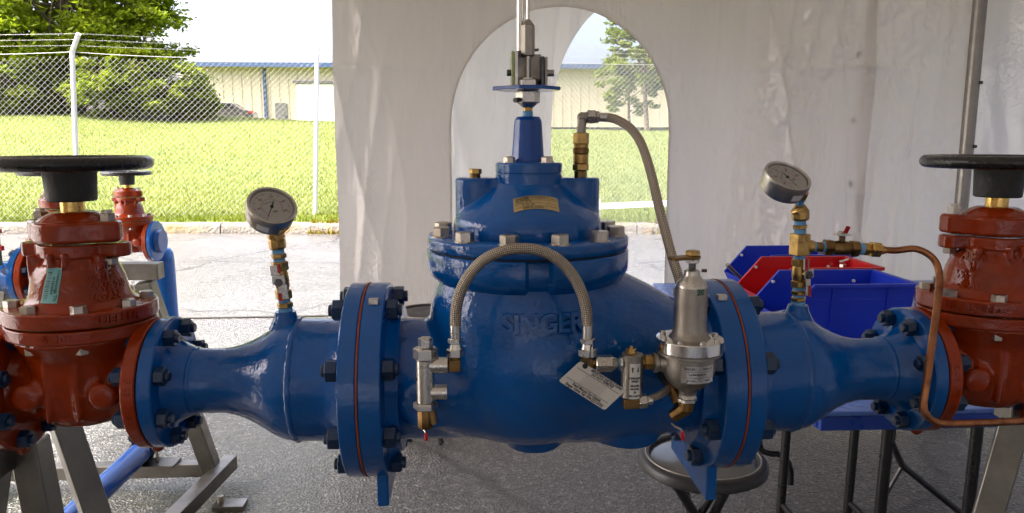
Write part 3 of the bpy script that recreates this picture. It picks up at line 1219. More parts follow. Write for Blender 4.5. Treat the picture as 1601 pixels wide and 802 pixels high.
def ripple(x, z, seed, amp):
    """hanging folds, storage creases and fine crinkle of a vinyl sheet"""
    q = Vector((x * 1.15 + seed * 3.1, seed * 1.7, z * 0.20))
    y = noise.noise(q) * 0.13
    q2 = Vector((x * 3.6 + 0.45 * z + seed, seed * 5.3, z * 0.50))
    f2 = noise.noise(q2)
    y += (abs(f2) ** 0.8) * 0.075
    q5 = Vector((x * 7.5 - 0.9 * z + seed * 2, seed * 2.3, z * 0.8))
    y += abs(noise.noise(q5)) * 0.034
    # patches of crinkle
    k = max(0.0, noise.noise(Vector((x * 1.7 + seed, 3.3, z * 1.3))) + 0.12)
    q3 = Vector((x * 11 - 2.4 * z, seed + 9, z * 7.5))
    y += noise.noise(q3) * 0.042 * k
    q4 = Vector((x * 24 + 5 * z, seed + 4, z * 19))
    y += (abs(noise.noise(q4)) - 0.2) * 0.040 * k
    # straight creases left by folding the sheet for storage
    for zc_ in (-0.45, 0.165, 0.778):
        d_ = (z - zc_ - 0.012 * noise.noise(Vector((x * 2, zc_, seed)))) / 0.022
        y -= 0.012 * math.exp(-abs(d_)) * (0.6 + 0.6 * noise.noise(Vector((x * 1.5, seed, zc_ * 7))))
    for xc_ in (-0.33, 0.02, 1.12, 1.55, 2.08):
        d_ = (x - xc_ - 0.02 * noise.noise(Vector((z * 1.3, xc_, seed)))) / 0.018
        y -= 0.009 * math.exp(-abs(d_))
    return y * amp


def sheet(name, mat, x0, x1, z0, z1, nx_, nz_, yf, parent=None, arch=None, window_part=False):
    """hanging sheet; arch = (centre x, half width, spring z, height, sill z) leaves an opening"""
    m = MB()

    def patch(xa, xb, lo, hi, n1, n2):
        b = len(m.v)
        for j in range(n2 + 1):
            for i in range(n1 + 1):
                x = xa + (xb - xa) * i / n1
                za, zb = lo(x), hi(x)
                z = za + (zb - za) * j / n2
                m.v.append(Vector((x, yf(x, z), z)))
        for j in range(n2):
            for i in range(n1):
                q = b + j * (n1 + 1) + i
                m.f.append((q, q + 1, q + n1 + 2, q + n1 + 1))

    if arch is None:
        patch(x0, x1, lambda x: z0, lambda x: z1, nx_, nz_)
    else:
        cx, hw, zs, hgt, sill = arch

        def curve(x):
            k = max(0.0, 1 - ((x - cx) / hw) ** 2)
            return zs + hgt * math.sqrt(k)
        dens = nx_ / max(1e-6, x1 - x0)
        if window_part:
            patch(cx - hw, cx + hw, lambda x: sill, curve, 60, 60)
        else:
            patch(x0, cx - hw, lambda x: z0, lambda x: z1, max(4, int(dens * (cx - hw - x0))), nz_)
            patch(cx + hw, x1, lambda x: z0, lambda x: z1, max(4, int(dens * (x1 - cx - hw))), nz_)
            patch(cx - hw, cx + hw, curve, lambda x: z1, int(dens * 2 * hw) + 60, nz_ // 2)
            patch(cx - hw, cx + hw, lambda x: z0, lambda x: sill, int(dens * 2 * hw), nz_ // 4)
    return m.build(name, mat, parent, ang=180)


wx0, wx1 = -0.745, 1.865
aL, aR, aT = at(705, 200, TY), at(1047, 200, TY), at(876, 10, TY)
arch1 = ((aL.x + aR.x) / 2, (aR.x - aL.x) / 2, aL.z, aT.z - aL.z, -0.62)
yf1 = lambda x, z: TY + ripple(x, z, 1.0, 1.45) * (0.25 if abs(x - arch1[0]) < arch1[1] else min(1.0, 0.25 + 1.5 * (abs(x - arch1[0]) - arch1[1])))
tw = thing('tent_wall', (0.56, TY, GZ), 'white vinyl tent wall with an arched clear window behind the blue valve', 'tent wall')
sheet('wall_sheet', 'vinyl_white', wx0, wx1, GZ + 0.012, ZT, 300, 210, yf1, tw, arch1)
sheet('clear_window', 'clear_vinyl', 0, 0, 0, 0, 0, 0, lambda x, z: yf1(x, z) + 0.012, tw, arch1, True)
# welded border round the window
m = MB()
pts = []
cx, hw, zs, hgt, sill = arch1
for i in range(41):
    th = PI * i / 40
    pts.append((cx + hw * math.cos(th), zs + hgt * math.sin(th)))
pts = [(cx + hw, sill)] + pts + [(cx - hw, sill)]
for i in range(len(pts) - 1):
    (xa, za), (xb, zb) = pts[i], pts[i + 1]
    k0 = Vector((xa - cx, 0, za - zs if za > zs else 0)).normalized() * 0.009
    k1 = Vector((xb - cx, 0, zb - zs if zb > zs else 0)).normalized() * 0.009
    n_ = 12 if abs(za - zb) > 0.5 else 1
    for j in range(n_):
        qa, qb = j / n_, (j + 1) / n_
        quad = []
        for (t, o) in ((qa, 0), (qb, 0), (qb, 1), (qa, 1)):
            x = xa + (xb - xa) * t
            z = za + (zb - za) * t
            k = k0.lerp(k1, t)
            x2, z2 = x + (k.x if o else -k.x * 0.2), z + (k.z if o else -k.z * 0.2)
            quad.append(Vector((x2, yf1(x, z) - 0.006, z2)))
        m.raw(quad, [(0, 1, 2, 3)])
m.build('window_border', 'vinyl_white', tw, ang=180)
# studs along the overlapping edge
for (px, py) in ((1342, 86), (1333, 188), (1327, 287)):
    p = at(px, py, TY - 0.05)
    MB().lathe([(0.002, -0.012), (0.011, -0.009), (0.013, 0.0)], p, (0, 1, 0), 12).build('stud', 'stud_metal', tw)

# second layer behind it
bY = TY + 0.55
bL, bA = at(862, 200, bY), at(1000, -11, bY)
arch2 = (bA.x, bA.x - bL.x, bL.z, bA.z - bL.z, -0.75)
tw2 = thing('tent_wall', (0.9, bY, GZ), 'second grey vinyl tent wall showing through the left of the arched window', 'tent wall')
yf2 = lambda x, z: bY + ripple(x, z, 4.0, 0.9)
sheet('wall_sheet', 'vinyl_white', -0.62, 2.0, GZ + 0.012, ZT, 120, 90, yf2, tw2, arch2)

# right hand panel, pole and side wall
tw3 = thing('tent_wall', (2.1, TY - 0.1, GZ), 'smoother bright white tent panel between the studded edge and the pole', 'tent wall')
yf3 = lambda x, z: TY - 0.045 + ripple(x, z, 2.3, 1.0) + 0.05 * math.sin((x - 1.85) * 9 + z * 1.5) * (x - 1.80)
sheet('wall_sheet', 'vinyl_bright', 1.825, 2.44, GZ + 0.012, ZT, 110, 160, yf3, tw3)
tp = thing('tent_pole', (2.36, TY - 0.16, GZ), 'grey metal tent pole standing at the right corner of the tent', 'tent pole')
MB().cyl((2.30, TY - 0.17, GZ + 0.01), (2.30, TY - 0.17, ZT + 0.12), 0.031, seg=20).build('tube', 'pole_metal', tp)
MB().box((2.30, TY - 0.17, GZ + 0.006), (0.16, 0.16, 0.012)).build('base_plate', 'pole_metal', tp)
for py in (129, 229):
    p = at(1512, py, TY - 0.2)
    MB().cyl((2.32, TY - 0.206, p.z), (2.32, TY - 0.19, p.z), 0.008, seg=10).build('bolt', 'dark_steel', tp)
tw4 = thing('tent_wall', (2.5, 0.6, GZ), 'white tent side wall running forward at the right edge', 'tent wall')
m = MB()
n1, n2 = 120, 90
for j in range(n2 + 1):
    for i in range(n1 + 1):
        s_ = i / n1
        z = GZ + 0.012 + (ZT - GZ - 0.012) * j / n2
        y = TY + 0.02 - 11.5 * s_
        x = 2.36 + 0.45 * min(1, s_ * 15) + 0.5 * s_ + ripple(y * 0.8, z, 6.6, 1.2)
        m.v.append(Vector((x, y, z)))
for j in range(n2):
    for i in range(n1):
        q = j * (n1 + 1) + i
        m.f.append((q, q + 1, q + n1 + 2, q + n1 + 1))
m.build('wall_sheet', 'vinyl_bright', tw4, ang=180)
tw5 = thing('tent_wall', (-3.5, -5.0, GZ), 'unseen added wall on the grass side, keeping side light off the valve', 'tent wall')  # unseen wall put in to cut reflections from the open side
m = MB()
n1, n2 = 70, 16
for j in range(n2 + 1):
    for i in range(n1 + 1):
        q = -9.6 + 8.9 * i / n1
        z = GZ + 0.012 + (ZT - GZ - 0.012) * j / n2
        m.v.append(Vector((-3.5 + ripple(q * 0.8, z, 8.1, 1.2), q, z)))
for j in range(n2):
    for i in range(n1):
        q = j * (n1 + 1) + i
        m.f.append((q, q + 1, q + n1 + 2, q + n1 + 1))
m.build('wall_sheet', 'vinyl_roof', tw5, ang=180)
tr_ = thing('tent_roof', (0, 0, ZT), 'unseen tent roof over the valve display, darkened and lengthened to dim it', 'tent roof')
m = MB()
rx0, rx1, ry0, ry1 = -3.6, 3.4, -9.8, TY + 0.85  # roof stretched out of view at both ends to shut out open sky
n1, n2 = 28, 28
for j in range(n2 + 1):
    for i in range(n1 + 1):
        x = rx0 + (rx1 - rx0) * i / n1
        y = ry0 + (ry1 - ry0) * j / n2
        k = min(1, 2 * min(x - rx0, rx1 - x) / 7.0, 2 * min(y - ry0, ry1 - y) / 7.0)
        m.v.append(Vector((x, y, ZT + 0.04 + 1.5 * max(0, k))))
for j in range(n2):
    for i in range(n1):
        q = j * (n1 + 1) + i
        m.f.append((q, q + 1, q + n1 + 2, q + n1 + 1))
m.build('canopy', 'vinyl_roof', tr_, ang=60)
for i, (x, y) in enumerate(((rx0 + .05, ry0 + .05), (rx1 - .05, ry0 + .05), (rx0 + .05, ry1 - .05), (rx1 - .05, ry1 - .05))):
    MB().cyl((x, y, GZ + 0.002), (x, y, ZT + 0.06), 0.03, seg=14).build('leg', 'pole_metal', tr_)

# ------------------------------------------------------------------ the blue control valve
XL, XR, SL, SR = -0.2837, 0.3499, -0.6492, 0.7256
AX = Vector((1, 0, 0))
cv = thing('control_valve', (0, 0, -0.28), 'large blue cast iron control valve with SINGER cast on its body', 'valve')

b = MB()
b.lathe([(0.1085, 0.0), (0.107, 0.30)], (XL + 0.03, 0, -0.002), AX, 48)                       # inlet neck
b.lathe([(0.150, 0.205), (0.158, 0.185), (0.165, 0.165), (0.1735, 0.135), (0.1755, 0.10), (0.1755, 0.05), (0.174, 0.0),
         (0.166, -0.03), (0.148, -0.062), (0.118, -0.086), (0.08, -0.098), (0.03, -0.102)][::-1], (0, 0, 0), (0, 0, 1), 64)
b.ball((-0.055, 0.0, -0.004), (0.185, 0.150, 0.102), 40, 20)
b.ball((0.03, -0.01, 0.055), (0.17, 0.185, 0.14), 40, 20)
n_ = 10
pr = []
c0_, c1_ = Vector((0.02, 0, 0.062)), Vector((XR - 0.03, 0, -0.003))
b.lathe([(0.172, 0.0), (0.166, 0.09), (0.146, 0.17), (0.124, 0.24), (0.111, 0.285), (0.110, 0.315)], c0_, c1_ - c0_, 48)
b.ball((0.19, 0.0, -0.008), (0.13, 0.12, 0.086), 32, 16)
b.lathe([(0.050, 0), (0.050, 0.05)], (0.010, -0.03, -0.122), (0, 0, 1), 32)
b.lathe([(0.058, 0), (0.060, 0.075)], (0.178, -0.035, -0.112), (0, 0, 1), 32)
b.lathe([(0.052, 0), (0.046, 0.06)], (-0.175, -0.055, -0.012), (0, -1, 0), 32)
b.lathe([(0.046, 0), (0.040, 0.07)], (0.245, -0.055, 0.0), (0, -1, 0), 32)
body, body_mb = cast(b, 'body', 'blue_cast', cv, 0.0050, 22)
bvh = BVHTree.FromPolygons([tuple(v) for v in body_mb.v], body_mb.f)

# cast-on lettering following the curved body
vs, fs = text_geo('SINGER', 0.040, 0.0080, 0.0013)
x0, x1 = at(783, 506, -0.17).x, at(916, 506, -0.17).x
zc = at(850, 506, -0.17).z
wd = max(v.x for v in vs) - min(v.x for v in vs)
hd = max(v.y for v in vs) - min(v.y for v in vs)
out = []
for v in vs:
    x = (x0 + x1) / 2 + v.x * (x1 - x0) / wd
    z = zc + v.y * 0.030 / hd
    h = bvh.ray_cast(Vector((x, -1, z)), Vector((0, 1, 0)))
    y = h[0].y if h[0] else -0.17
    out.append(Vector((x, y - v.z - 0.0005, z)))
MB().raw(out, fs).build('cast_lettering', 'blue_cast', body)
# faint cast arrow below the lettering
m = MB()
arr = [(-0.075, -0.004), (0.03, -0.004), (0.03, -0.012), (0.062, 0.0), (0.03, 0.012), (0.03, 0.004), (-0.075, 0.004)]
ctr = at(862, 540, -0.17)
av, af_ = [], []
for k in (0, 1):
    for (dx, dz) in arr:
        x, z = ctr.x + dx, ctr.z + dz * 0.9
        h = bvh.ray_cast(Vector((x, -1, z)), Vector((0, 1, 0)))
        y = h[0].y if h[0] else -0.17
        av.append(Vector((x, y - (0.0022 if k else -0.003), z)))
na = len(arr)
af_ = [tuple(range(na, 2 * na))] + [(i, (i + 1) % na, na + (i + 1) % na, na + i) for i in range(na)]
MB().raw(av, af_).build('cast_arrow', 'blue_cast', body)

# end flanges with feet
for s_, xf in ((-1, XL), (1, XR)):
    o_ = Vector((xf - s_ * 0.0015, 0, 0))
    m = MB().lathe([(0.128, 0.06), (0.142, 0.040), (0.1695, 0.0365), (0.1715, 0.0345), (0.1715, 0.002), (0.1695, 0.0)][::-1], o_, (-s_, 0, 0), 72)
    fl = m.build('end_flange', 'blue_paint', cv)
    zb = at(596, 793, -0.085).z if s_ < 0 else at(1121, 783, -0.085).z
    xa = xf - s_ * 0.027
    MB().box((xa, 0.03, (zb - 0.10) / 2), (0.0205, 0.23, -0.10 - zb)).build('foot', 'blue_paint', fl, bevel=0.004)
    MB().box((xf - s_ * 0.02, -0.075, 0.1715 * math.cos(0.46) - 0.001 + 0.004), (0.016, 0.012, 0.01)).build('lug', 'bolt_steel', fl, bevel=0.001)

# bonnet joint: body rim with a notch at the front, black gasket, cover flange
ZJ = 0.2375


def notch(th, t):
    # bearing of the front is found from the lathe frame
    a_, e1_, e2_ = frame((0, 0, 1))
    d_ = e1_ * math.cos(th) + e2_ * math.sin(th)
    return 0.945 if (d_.y < 0 and abs(d_.x - 0.03) < 0.118) else 1.0


MB().lathe([(0.150, -0.062), (0.160, -0.056), (0.171, -0.047), (0.1768, -0.036), (0.1778, -0.028), (0.1778, -0.003), (0.176, -0.001)], (0, 0, ZJ), (0, 0, 1), 200, rf=notch).build('body_rim', 'blue_cast', cv, ang=50)
MB().lathe([(0.1735, -0.001), (0.1735, 0.0022)], (0, 0, ZJ), (0, 0, 1), 72).build('gasket', 'gasket_black', cv)
MB().lathe([(0.1755, 0.0022), (0.1772, 0.004), (0.1772, 0.0195), (0.1745, 0.0225), (0.12, 0.024)], (0, 0, ZJ), (0, 0, 1), 96).build('cover_flange', 'blue_cast', cv, ang=50)
b = MB()
b.lathe([(0.128, 0.255), (0.1305, 0.262), (0.1305, 0.280), (0.127, 0.292), (0.118, 0.303), (0.098, 0.320), (0.078, 0.335), (0.063, 0.346), (0.056, 0.352)], (0, 0, 0), (0, 0, 1), 72)
for s_ in (-1, 1):
    b.lathe([(0.0355, 0.262), (0.0355, 0.3595)], (s_ * 0.0915, 0.0, 0), (0, 0, 1), 40)
    b.box((s_ * 0.058, 0, 0.3085), (0.07, 0.050, 0.101))
cover, cover_mb = cast(b, 'cover', 'blue_cast', cv, 0.0036, 5)
cbvh = BVHTree.FromPolygons([tuple(v) for v in cover_mb.v], cover_mb.f)
MB().lathe([(0.0585, 0.338), (0.0585, 0.365), (0.0572, 0.3665), (0.0572, 0.3675), (0.0585, 0.369), (0.0585, 0.383), (0.0565, 0.3855), (0.02, 0.3865)], (0.002, 0, 0), (0, 0, 1), 56).build('neck_collar', 'blue_cast', cv)
MB().lathe([(0.034, 0.384), (0.0300, 0.387), (0.0283, 0.392), (0.0245, 0.450), (0.0235, 0.458), (0.020, 0.4635), (0.010, 0.4645)], (0.0005, 0, 0), (0, 0, 1), 20).build('stem_housing', 'blue_gloss', cv, ang=25)

hb = MB().cyl((0, 0, 0), (0, 0, 0.0022), 0.0175, seg=24)
washer_me = proto(hb, 'washer', 'bolt_steel')
hb = MB().hexa((0, 0, 0.0022), (0, 0, 1), 0.0150, 0.0265, one=True)
bolt_me = proto(hb, 'cover_bolt', 'bolt_steel', 20)
for k in range(12):
    th = R(15 + 30 * k)
    p = Vector((0.1555 * math.sin(th), -0.1555 * math.cos(th), ZJ + 0.0225))
    o_ = inst('cover_bolt', bolt_me, cv, p, None, random.uniform(0, 1.0))
    w_ = inst('washer', washer_me, cv, p)
hb = MB().cyl((0, 0, 0), (0, 0, 0.0015), 0.012, seg=20)
hb.hexa((0, 0, 0.0015), (0, 0, 1), 0.0085, 0.0175, one=True)
sbolt_me = proto(hb, 'collar_bolt', 'bolt_steel', 20)
for k in range(4):
    th = R(38 + 90 * k)
    inst('collar_bolt', sbolt_me, cv, Vector((0.002 + 0.0455 * math.sin(th), -0.0455 * math.cos(th), 0.3855)), None, 0.3 + k)
stack(cv, (-0.0915, 0, 0.3585), (0, 0, 1), [('cyl', 0.007, 0.018, 'dark_brass', 'cover_plug'), ('hex', 0.009, 0.0195, 'brass', 'plug_head')])

# curved brass name plate on the cover, printed
pl, pt, pb = MB(), MB(), []


def on_cover(x, z):
    h = cbvh.ray_cast(Vector((x, -1, z)), Vector((0, 1, 0)))
    return h[0].y if h[0] else -0.11


a0, a1 = at(804, 317, -0.115), at(876, 317, -0.115)
pcx, pz, pw, ph = (a0.x + a1.x) / 2, at(840, 317, -0.112).z, (a1.x - a0.x), 0.0200
NXP, NZP = 14, 3
for k in (0, 1):
    for j in range(NZP + 1):
        for i in range(NXP + 1):
            u_, v_ = i / NXP - 0.5, j / NZP - 0.5
            x = pcx + u_ * pw
            z = pz + v_ * ph - 0.006 * (u_ * 2) ** 2
            pl.v.append(Vector((x, on_cover(x, z) - (0.0018 if k == 0 else -0.001), z)))
        
W_ = NXP + 1
for j in range(NZP):
    for i in range(NXP):
        q = j * W_ + i
        pl.f.append((q, q + 1, q + W_ + 1, q + W_))
nb_ = W_ * (NZP + 1)
rim = [i for i in range(W_)] + [j * W_ + NXP for j in range(1, NZP + 1)] + [NZP * W_ + i for i in range(NXP - 1, -1, -1)] + [j * W_ for j in range(NZP - 1, 0, -1)]
for i in range(len(rim)):
    p_, q_ = rim[i], rim[(i + 1) % len(rim)]
    pl.f.append((p_, p_ + nb_, q_ + nb_, q_))
plate = pl.build('name_plate', 'plate_gold', cv, ang=60)


def plate_text(body, size, du, dv, bold=0.0, align='LEFT'):
    vs, fs = text_geo(body, size, 0, bold, align)
    o = []
    for v in vs:
        u_ = du + v.x / pw
        x = pcx + u_ * pw
        z = pz + dv * ph + v.y - 0.006 * (u_ * 2) ** 2
        o.append(Vector((x, on_cover(x, z) - 0.0023, z)))
    pt.raw(o, fs)


def plate_line(u0, u1, v0, v1, th=0.0004):
    n = 8
    o, f_ = [], []
    for i in range(n + 1):
        u_ = u0 + (u1 - u0) * i / n
        dv = v0 + (v1 - v0) * i / n
        x = pcx + u_ * pw
        z = pz + dv * ph - 0.006 * (u_ * 2) ** 2
        y = on_cover(x, z) - 0.0023
        if abs(u1 - u0) > 0.01:
            o += [Vector((x, y, z - th)), Vector((x, y, z + th))]
        else:
            o += [Vector((x - th, y, z)), Vector((x + th, y, z))]
    for i in range(n):
        f_.append((2 * i, 2 * i + 2, 2 * i + 3, 2 * i + 1))
    pt.raw(o, f_)


plate_text('SINGER', 0.0068, -0.46, 0.30, 0.00012)
plate_text('VALVE INC.', 0.0036, 0.0, 0.30)
plate_text('SIZE', 0.0030, 0.33, 0.30)
plate_text('MODEL  106  PR', 0.0036, -0.44, 0.06)
plate_text('8   150   250', 0.0036, -0.30, -0.16)
plate_text('SURREY B.C. CANADA', 0.0034, -0.30, -0.37, 0.0001)
for dv in (0.17, -0.04, -0.26):
    plate_line(-0.47, 0.47, dv, dv, 0.0002)
plate_line(0.29, 0.29, 0.48, -0.04, 0.0002)
plate_line(-0.30, -0.30, 0.17, -0.26, 0.0002)
plate_line(-0.05, -0.05, -0.04, -0.26, 0.0002)
pt.build('plate_print', 'ink_brown', plate)
for u_ in (-0.47, 0.47):
    x = pcx + u_ * pw
    z = pz - 0.006
    MB().ball((x, on_cover(x, z) - 0.0018, z), 0.0013, 8, 6).build('rivet', 'bolt_steel', plate)

# ------------------------------------------------------------------ position indicator on the stem
pi_ = thing('stem_bracket', (0, 0, 0.4645), 'steel stem coupling and bracket with two rods on top of the valve', 'bracket')
stack(pi_, (0.0, 0, 0.4635), (0, 0, 1), [('tape', 0.010, 0.0175, 'tape_blue', 'thread_tape'), ('cyl', 0.006, 0.0165, 'brass', 'nipple'), ('cone', 0.007, (0.020, 0.036), 'stainless', 'nut_chamfer'), ('hex', 0.021, 0.036, 'stainless', 'lock_nut')])
MB().cyl((-0.016, -0.010, 0.492), (-0.0235, -0.0205, 0.4905), 0.0042, seg=12).build('grub_screw', 'dark_steel', pi_)
octp = [(-0.061, 0.004), (-0.061, -0.012), (-0.018, -0.052), (0.020, -0.052), (0.055, -0.014), (0.055, 0.004), (0.03, 0.045), (-0.035, 0.045)]
MB().poly(octp, (0, 0, 0.5080), (1, 0, 0), (0, 1, 0), 0.0062).build('mounting_plate', 'blue_gloss', pi_, bevel=0.001)
stack(pi_, (0.0, 0, 0.5142), (0, 0, 1), [('hex', 0.0125, 0.040, 'stainless', 'upper_nut'), ('cyl', 0.003, 0.024, 'stainless', 'shoulder'), ('cyl', 0.036, 0.0085, 'stainless', 'stem'), ('hex', 0.052, 0.0200, 'satin_steel', 'coupling'), ('cone', 0.008, (0.021, 0.008), 'satin_steel', 'coupling_tip'), ('cyl', 0.16, 0.0062, 'polished_steel', 'thin_rod')])
MB().box((0.0015, 0.020, 0.5405), (0.046, 0.006, 0.061)).build('back_plate', 'satin_steel', pi_, bevel=0.0008)
MB().box((-0.0265, 0.004, 0.5440), (0.0045, 0.032, 0.058)).build('side_plate', 'plastic_clear_green', pi_, bevel=0.0008)
MB().box((-0.0205, 0.006, 0.5420), (0.0065, 0.030, 0.060)).build('side_plate', 'stainless', pi_, bevel=0.0008)
MB().box((0.0245, 0.004, 0.5375), (0.005, 0.034, 0.054)).build('side_plate', 'dark_steel', pi_, bevel=0.0008)
MB().box((0.0305, 0.004, 0.5375), (0.0045, 0.030, 0.052)).build('side_plate', 'satin_steel', pi_, bevel=0.0008)
MB().cyl((-0.036, 0.004, 0.538), (-0.028, 0.004, 0.538), 0.0055, seg=14).build('cross_pin', 'dark_steel', pi_)
MB().cyl((0.0315, 0.004, 0.538), (0.045, 0.004, 0.538), 0.0058, seg=14).build('cross_pin', 'satin_steel', pi_)
MB().cyl((-0.0125, 0.010, 0.565), (-0.0125, 0.010, 0.575), 0.0075, seg=16).build('rod_socket', 'dark_steel', pi_)
MB().cyl((-0.0125, 0.010, 0.575), (-0.0125, 0.010, 0.86), 0.0064, seg=18).build('tall_rod', 'polished_steel', pi_)
MB().cyl((0.012, -0.008, 0.575), (0.016, -0.012, 0.575), 0.0025, seg=10).build('set_screw', 'dark_steel', pi_)

# ------------------------------------------------------------------ bolts shared by the flanges


def stud_mesh(name, a_, b_, af, nt_, rs, ext):
    m = MB()
    m.hexa((0, 0, -a_ - nt_), (0, 0, 1), nt_, af)
    m.hexa((0, 0, b_), (0, 0, 1), nt_, af)
    m.cyl((0, 0, -a_ - nt_ - ext), (0, 0, b_ + nt_ + ext), rs, seg=14, ch=0.0012)
    return proto(m, name, 'navy_bolt', 20)


big_stud = stud_mesh('flange_bolt', 0.0315, 0.0385, 0.0325, 0.0205, 0.0102, 0.0065)
small_stud = stud_mesh('flange_bolt', 0.0250, 0.0250, 0.0275, 0.0170, 0.0085, 0.0065)


def weld(m, x, r, n=90):
    """ripple bead round the pipe"""
    rows = []
    for i in range(7):
        t = i / 6
        rows.append((r - 0.0008 + 0.0032 * math.sin(PI * t), x - 0.006 + 0.012 * t))
    m.lathe(rows, (0, 0, 0), AX, n, cap=False, rf=lambda th, t: 1 + 0.0075 * math.sin(th * 64))


def reducer(s_, label):
    x_small, x_big = (SL, XL) if s_ < 0 else (SR, XR)
    L = abs(x_big - x_small)
    t = thing('pipe_reducer', ((x_small + x_big) / 2, 0, -0.12), label, 'pipe reducer', 'blue reducers beside the control valve')
    d = Vector((1, 0, 0)) if s_ < 0 else Vector((-1, 0, 0))
    o_ = Vector((x_small, 0, 0))
    prof = [(0.080, 0.0245), (0.072, 0.031), (0.0655, 0.045), (0.0590, 0.058), (0.0572, 0.0605), (0.0572, 0.105), (0.0585, 0.118), (0.0635, 0.138), (0.0735, 0.162), (0.086, 0.184),
            (0.098, 0.203), (0.1055, 0.220), (0.1090, 0.236), (0.1095, 0.243), (0.1095, L - 0.066), (0.1125, L - 0.058), (0.121, L - 0.042), (0.128, L - 0.0315)]
    m = MB()
    m.lathe(prof, o_, d, 72, cap=False)
    p_ = m.build('taper', 'blue_paint', t, ang=60)
    for dx_, rw_ in ((0.060, 0.0578), (0.243, 0.1097)):
        m = MB()
        weld(m, x_small + d.x * dx_, rw_)
        m.build('weld_bead', 'blue_paint', p_, ang=60)
    MB().lathe([(0.1125, 0.0012), (0.1145, 0.003), (0.1145, 0.0225), (0.1125, 0.0245), (0.05, 0.0248)], o_, d, 64).build('small_flange', 'blue_paint', t)
    ob = Vector((x_big, 0, 0))
    MB().lathe([(0.1693, 0.0016), (0.1715, 0.0036), (0.1715, 0.0292), (0.1693, 0.0312), (0.08, 0.0315)], ob, -d, 72).build('large_flange', 'blue_paint', t)
    MB().lathe([(0.1722, -0.0015), (0.1722, 0.0015)], ob, AX, 64).build('gasket', 'gasket_red', t)
    ax = Vector((1, 0, 0)) if s_ < 0 else Vector((-1, 0, 0))
    for k in range(8):
        th = R(22.5 + 45 * k)
        inst('flange_bolt', big_stud, t, Vector((x_big, -0.149 * math.cos(th), 0.149 * math.sin(th))), ax, random.uniform(0, 1))
        inst('flange_bolt', small_stud, t, Vector((x_small, -0.0952 * math.cos(th), 0.0952 * math.sin(th))), ax, random.uniform(0, 1))
    # threaded boss for the gauge
    xb = -0.429 if s_ < 0 else 0.500
    MB().lathe([(0.030, 0.094), (0.0245, 0.1055), (0.0205, 0.113), (0.0182, 0.122), (0.0175, 0.1245), (0.010, 0.1246)], (xb, 0, 0), (0, 0, 1), 32).build('gauge_boss', 'blue_paint', t, ang=50)
    return t


reducer(-1, 'blue tapered pipe reducer against the open pavement, between red valve and control valve')
reducer(1, 'blue tapered pipe reducer in front of the plastic bins and blue table')

# ------------------------------------------------------------------ red gate valves


def ell(rx, ry, n=40):
    return [(rx * math.cos(2 * PI * k / n), ry * math.sin(2 * PI * k / n)) for k in range(n)]


def eared(r0, ear, re, n=48):
    """oval plate with two ears along x"""
    pts = []
    for k in range(n):
        th = 2 * PI * k / n
        r = r0
        for sx in (-1, 1):
            # support function of a disc at the ear
            c = sx * ear * math.cos(th)
            disc = re * re - (ear * math.sin(th)) ** 2
            if c > 0 and disc > 0:
                r = max(r, c + math.sqrt(disc))
        pts.append((r * math.cos(th), r * math.sin(th)))
    return pts


